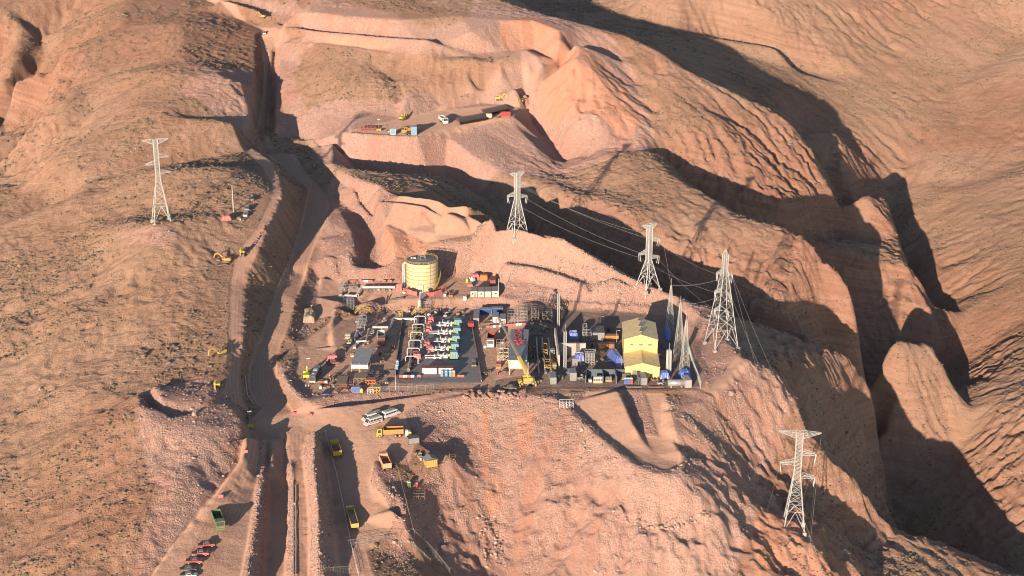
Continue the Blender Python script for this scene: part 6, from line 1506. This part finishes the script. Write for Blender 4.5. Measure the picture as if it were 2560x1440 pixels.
# ------------------------------------------------------------------ boulders large enough to pick out
def boulders(label, group, spots, mats, smin, smax, seed):
    g = random.Random(seed); protos = []
    for v in range(4):
        bm = bmesh.new(); bmesh.ops.create_icosphere(bm, subdivisions=2, radius=.5)
        for vv in bm.verts:
            k = 1 + g.uniform(-.2, .2); vv.co = Vector((vv.co.x * k, vv.co.y * k * .9, vv.co.z * k * .85))
        me = bpy.data.meshes.new('boulder'); bm.to_mesh(me); bm.free(); me.materials.append(M_STONE[mats[v % len(mats)]]); protos.append(me)
    for (x, y) in spots:
        p = G(x, y); s_ = g.uniform(smin, smax); o = bpy.data.objects.new('boulder', g.choice(protos)); COL.objects.link(o)
        o.location = (p[0], p[1], p[2] + s_ * .18); o.scale = (s_, s_ * g.uniform(.7, 1.1), s_ * g.uniform(.6, .95)); o.rotation_euler = (g.uniform(-.5, .5), g.uniform(-.5, .5), g.uniform(0, 6.2)); tag(o, label, 'boulder', group)
g = random.Random(5)
boulders('reddish boulder in the row along the crest of the spoil slope', 'boulders on the spoil crest', [(1160 + 3.1 * k + g.uniform(-3, 3), 984 + g.uniform(-4, 13)) for k in range(50)], (1, 1, 0, 1), 1.2, 2.4, 5)
boulders('pale boulder in the curved band low on the spoil slope', 'boulders in the low spoil band', [(1530 + 4.2 * k + g.uniform(-4, 4), 1285 + 34 * math.sin(math.pi * k / 60) + g.uniform(-12, 8)) for k in range(60)], (2, 0, 1, 0), .7, 1.7, 6)
boulders('dark red boulder in the line beside the bench track', 'boulders beside the bench track', [(612 + 1.25 * k + g.uniform(-3, 3), 640 - 1.75 * k + g.uniform(-3, 3)) for k in range(50)], (1, 0, 1, 1), .6, 1.5, 7)
boulders('pale boulder in the gully at the foot of the spoil', 'boulders in the spoil gully', [(1218 + g.uniform(-28, 28) + k * .4, 1290 + 2.6 * k) for k in range(50)], (1, 0, 2, 1), .6, 1.5, 8)
# ------------------------------------------------------------------ stores and site clutter
def clutter(kind, label, px, seed, rz=0.):
    g = random.Random(seed); c = G(*px)
    if kind == 'crates':
        t = thing('crate_stack', label, 'crates', c, rz)
        for k in range(g.randint(3, 5)):
            a, b, h = g.uniform(.8, 1.5), g.uniform(.8, 1.5), g.uniform(.5, 1.1)
            o = MB().box((g.uniform(-1.4, 1.4), g.uniform(-1.6, 1.6), h / 2), (a, b, h), g.uniform(-.3, .3)).build('crate', M[g.choice(['wood', 'wood', 'rust', 'cream', 'dgrey'])], t)
    elif kind == 'timber':
        t = thing('timber_stack', label, 'timber', c, rz)
        for k in range(8): MB().box((g.uniform(-.2, .2), (k % 4) * .42 - .6, .16 + .3 * (k // 4)), (g.uniform(3.2, 4.4), .32, .24), g.uniform(-.05, .05)).build('plank', M['wood'], t)
    elif kind == 'drums':
        t = thing('cable_drum', label, 'cable drum', c, rz)
        MB().cyl((-.5, 0, .85), (.5, 0, .85), .6, 14).build('cable_winding', M['black'], t)
        for x in (-.55, .55): MB().cyl((x - .06, 0, .85), (x + .06, 0, .85), .9, 16).build('drum_flange', M['wood'], t)
    elif kind == 'barrels':
        t = thing('barrel_group', label, 'barrels', c, rz)
        for k in range(g.randint(4, 6)):
            x, y = g.uniform(-1.1, 1.1), g.uniform(-1.2, 1.2); o = MB().lathe([(.3, 0), (.31, .45), (.3, .9), (.01, .9)], 10, (x, y, 0)).build('barrel', M[g.choice(['blue', 'red', 'white', 'rust'])], t)
    elif kind == 'rods':
        t = thing('steel_bundle', label, 'steel bars', c, rz)
        for k in range(7): MB().cyl((-3 + g.uniform(-.4, .4), (k - 3) * .2, .14 + .1 * (k % 2)), (3 + g.uniform(-.4, .4), (k - 3) * .2 + g.uniform(-.1, .1), .14 + .1 * (k % 2)), .08, 6).build('bar', M[g.choice(['rust', 'steel', 'rust'])], t)
    elif kind == 'spool':
        t = thing('pipe_spool', label, 'pipe spool', c, rz)
        r = g.uniform(.28, .42); MB().tube([(-1.8, 0, .7), (0, 0, .7), (.9, .9, .7), (.9, 2.2, .7)], r, 9).build('pipe_barrel', M[g.choice(['pipew', 'steel', 'rust'])], t)
        for p, q in (((-1.9, 0, .7), (-1.75, 0, .7)), ((.9, 2.1, .7), (.9, 2.25, .7))): MB().cyl(p, q, r * 1.5, 10).build('flange', M['steel'], t)
        for x in (-1.2, .3): MB().box((x, 0, .2), (.4, .7, .4)).build('sleeper', M['wood'], t)
    elif kind == 'valve':
        t = thing('gate_valve', label, 'valve', c, rz)
        MB().box((0, 0, .7), (.9, .8, .9)).cyl((-.8, 0, .7), (.8, 0, .7), .4, 10).build('valve_body', M[g.choice(['pipew', 'blue', 'steel'])], t)
        MB().cyl((0, 0, 1.1), (0, 0, 2.3), .12, 6).build('stem', M['steel'], t); MB().cyl((0, 0, 2.25), (0, 0, 2.33), .42, 12).build('handwheel', M['red'], t)
    elif kind == 'ibc':
        t = thing('bulk_container', label, 'container', c, rz)
        MB().box((0, 0, .65), (1.05, 1.05, 1.0)).build('tank_body', M['white'], t); m = MB()
        for x in (-.55, 0, .55):
            for y in (-.55, .55): m.bar((x, y, .1), (x, y, 1.2), .05)
        m.build('cage', M['steel'], t); MB().box((0, 0, .07), (1.15, 1.15, .14)).build('pallet', M['wood'], t)
    return t
for i, (k, x, y, rz, lb) in enumerate((
 ('crates', 812, 968, .2, 'crates stacked behind the blue pipe bundles'), ('crates', 838, 966, .6, 'crates stacked left of the rusty material rack'), ('timber', 846, 978, 1.2, 'timber stack at the front left corner of the yard'), ('timber', 868, 972, 1.4, 'timber stack beside the blue skip'), ('barrels', 880, 962, 0, 'mixed barrels behind the blue skip'), ('crates', 918, 948, .3, 'crates in front of the open shed'), ('drums', 938, 955, .4, 'cable drum behind the yellow cage'),
 ('rods', 850, 930, 1.1, 'rusty bar bundle left of the open shed'), ('rods', 862, 922, 1.2, 'bar bundle nearest the open shed wall'), ('timber', 846, 946, 1.2, 'timber stack beside the red marker posts'), ('spool', 930, 935, .5, 'pipe spool right of the open shed'), ('rods', 950, 940, .35, 'bar bundle lying on the dirt right of the shed'), ('rods', 965, 930, .4, 'bar bundle left of the platform toilets'), ('crates', 966, 956, .2, 'crates below the platform toilets'),
 ('valve', 872, 862, .3, 'gate valve in the left excavation, front'), ('valve', 900, 842, .1, 'gate valve in the left excavation, middle'), ('valve', 915, 806, .1, 'gate valve beside the left pipe rack'), ('spool', 930, 838, .2, 'pipe spool under the crossing pipe'), ('crates', 862, 872, .3, 'crates on the edge of the left excavation'), ('ibc', 886, 872, .1, 'white bulk container in the left excavation'), ('ibc', 861, 752, .1, 'white bulk container at the left end of the terrace'), ('ibc', 857, 745, .3, 'white bulk container behind the one at the terrace end'),
 ('spool', 920, 728, .1, 'pipe spool on the terrace left of the tank'), ('valve', 935, 722, .1, 'gate valve on the terrace pipe, left'), ('valve', 948, 722, .1, 'gate valve on the terrace pipe, right'), ('crates', 965, 727, .1, 'crates on the terrace by the orange sheet'), ('barrels', 1122, 735, .1, 'mixed barrels right of the tank foot'), ('crates', 1135, 740, .1, 'crates at the terrace edge right of the tank'), ('rods', 1150, 741, 0, 'bar bundle at the terrace edge below the water tanks'), ('timber', 1194, 722, .3, 'timber stack behind the cream cabins'),
 ('valve', 1090, 783, 0, 'gate valve at the foot of the bank, left'), ('valve', 1102, 783, 0, 'gate valve at the foot of the bank, middle'), ('spool', 1120, 785, .1, 'pipe spool at the foot of the bank'), ('crates', 1150, 784, .1, 'crates at the foot of the bank by the far motor'), ('rods', 1165, 788, .4, 'bar bundle behind the red skip'), ('valve', 1113, 793, 0, 'tall valve at the far end of the pump row'),
 ('rods', 1209, 806, .5, 'bar bundle in the open yard'), ('timber', 1220, 810, .3, 'timber stack in the open yard'), ('crates', 1226, 801, .1, 'crates in front of the blue containers'), ('ibc', 1256, 860, .1, 'white bulk container left of the grey hall'), ('barrels', 1246, 935, .1, 'mixed barrels at the front left of the grey hall'), ('crates', 1262, 930, .1, 'crates under the grey hall front'), ('drums', 1255, 885, .2, 'cable drum beside the cream machine frame'), ('barrels', 1250, 856, .1, 'barrels beside the pale scaffold'),
 ('spool', 1290, 795, .2, 'pipe spool in the back scaffold, left'), ('spool', 1312, 795, .3, 'pipe spool in the back scaffold, right'), ('valve', 1330, 812, .2, 'gate valve behind the dark pipes, left'), ('valve', 1352, 815, .2, 'gate valve behind the dark pipes, right'), ('crates', 1365, 822, .2, 'crates behind the dark pipes'), ('drums', 1352, 890, .3, 'cable drum between the dark pipes'), ('drums', 1360, 905, .5, 'cable drum nearer between the dark pipes'),
 ('drums', 1505, 885, .3, 'cable drum in the open ground left of the blue wrap'), ('crates', 1498, 900, .2, 'crates in the open ground left of the blue wrap'), ('rods', 1510, 905, .2, 'bar bundle in front of the rusty skip'), ('ibc', 1486, 880, .2, 'white bulk container near the busbar frame'), ('crates', 1490, 835, .1, 'crates behind the grey flat roofed store'), ('drums', 1520, 828, .1, 'cable drum behind the orange container'), ('barrels', 1664, 870, .1, 'barrels behind the yellow hall corner'), ('crates', 1655, 892, .2, 'crates along the right wall of the yellow hall'), ('ibc', 1475, 955, .1, 'white bulk container left of the white generator'), ('spool', 1655, 962, .1, 'pipe spool left of the silver tank'), ('rods', 1640, 968, .05, 'bar bundle at the front edge right of the grey container'), ('crates', 1345, 955, .2, 'crates right of the mobile crane'),
 ('rods', 845, 900, .6, 'bar bundle below the left excavation'), ('crates', 880, 890, .4, 'crates between the excavation and the shed'), ('drums', 950, 890, .2, 'cable drum in front of the small red tipper'), ('spool', 960, 905, .7, 'pipe spool between the shed and the pump platform'), ('timber', 975, 880, 1., 'timber stack beside the left platform wall'), ('barrels', 985, 870, .2, 'barrels beside the left platform wall'), ('crates', 972, 845, .2, 'crates under the crossing pipe near the platform'), ('rods', 945, 870, .3, 'bar bundle behind the small red tipper'), ('valve', 893, 808, .2, 'gate valve at the far end of the left pipe rack'), ('valve', 908, 795, .1, 'gate valve under the left yellow catwalk'), ('spool', 940, 800, .3, 'pipe spool in the pit right of the left catwalk'), ('spool', 965, 805, .8, 'pipe spool above the crossing pipe'), ('crates', 998, 785, .1, 'crates at the foot of the yellow ladder frame'), ('valve', 1022, 782, 0, 'gate valve left of the right yellow catwalk'), ('valve', 1072, 790, 0, 'gate valve right of the right yellow catwalk'), ('valve', 1010, 735, 0, 'gate valve at the left foot of the tank'), ('ibc', 1112, 741, .2, 'white bulk container right of the red sheet by the tank'), ('timber', 795, 955, .3, 'timber stack behind the coach'), ('ibc', 801, 972, .2, 'white bulk container beside the blue pipe bundles'), ('drums', 828, 952, .6, 'cable drum in the front left stores'), ('drums', 1480, 868, .1, 'cable drum beside the near busbar frame'), ('valve', 1420, 935, .1, 'gate valve at the foot of the near lamp mast'), ('crates', 1405, 945, .2, 'crates between the two grey containers'), ('spool', 1455, 948, .4, 'pipe spool left of the first generator bay'), ('rods', 1585, 968, .02, 'bar bundle in front of the red toilet'), ('timber', 1330, 945, .1, 'timber stack behind the mobile crane'), ('barrels', 1340, 925, .1, 'barrels at the right foot of the grey hall'), ('crates', 1330, 870, .1, 'crates along the right side of the grey hall'), ('drums', 1332, 895, .2, 'cable drum along the right side of the grey hall'), ('ibc', 1212, 870, .2, 'white bulk container on the dirt road right of the platform'), ('crates', 1216, 935, .1, 'crates at the corner between platform and grey hall'),
 ('crates', 975, 331, .2, 'crates on the edge of the upper yard'), ('barrels', 1018, 338, .2, 'barrels beside the pale blue hut'), ('timber', 935, 318, .4, 'timber stack at the near end of the upper yard'), ('rods', 955, 314, .5, 'bar bundle at the back of the upper yard'), ('spool', 1245, 296, .2, 'pipe spool beside the red container'), ('crates', 598, 548, .3, 'crates at the pole camp on the left hillside'), ('barrels', 606, 552, .3, 'barrels at the pole camp on the left hillside'), ('rods', 560, 515, .2, 'bar bundle above the pole camp'), ('rods', 548, 664, .4, 'bar bundle below the orange excavator'), ('crates', 1050, 1140, .3, 'crates between the hut and the yellow cabin'), ('barrels', 1058, 1150, .2, 'barrels left of the yellow cabin'))):
    clutter(k, lb, (x, y), 100 + i, rz)
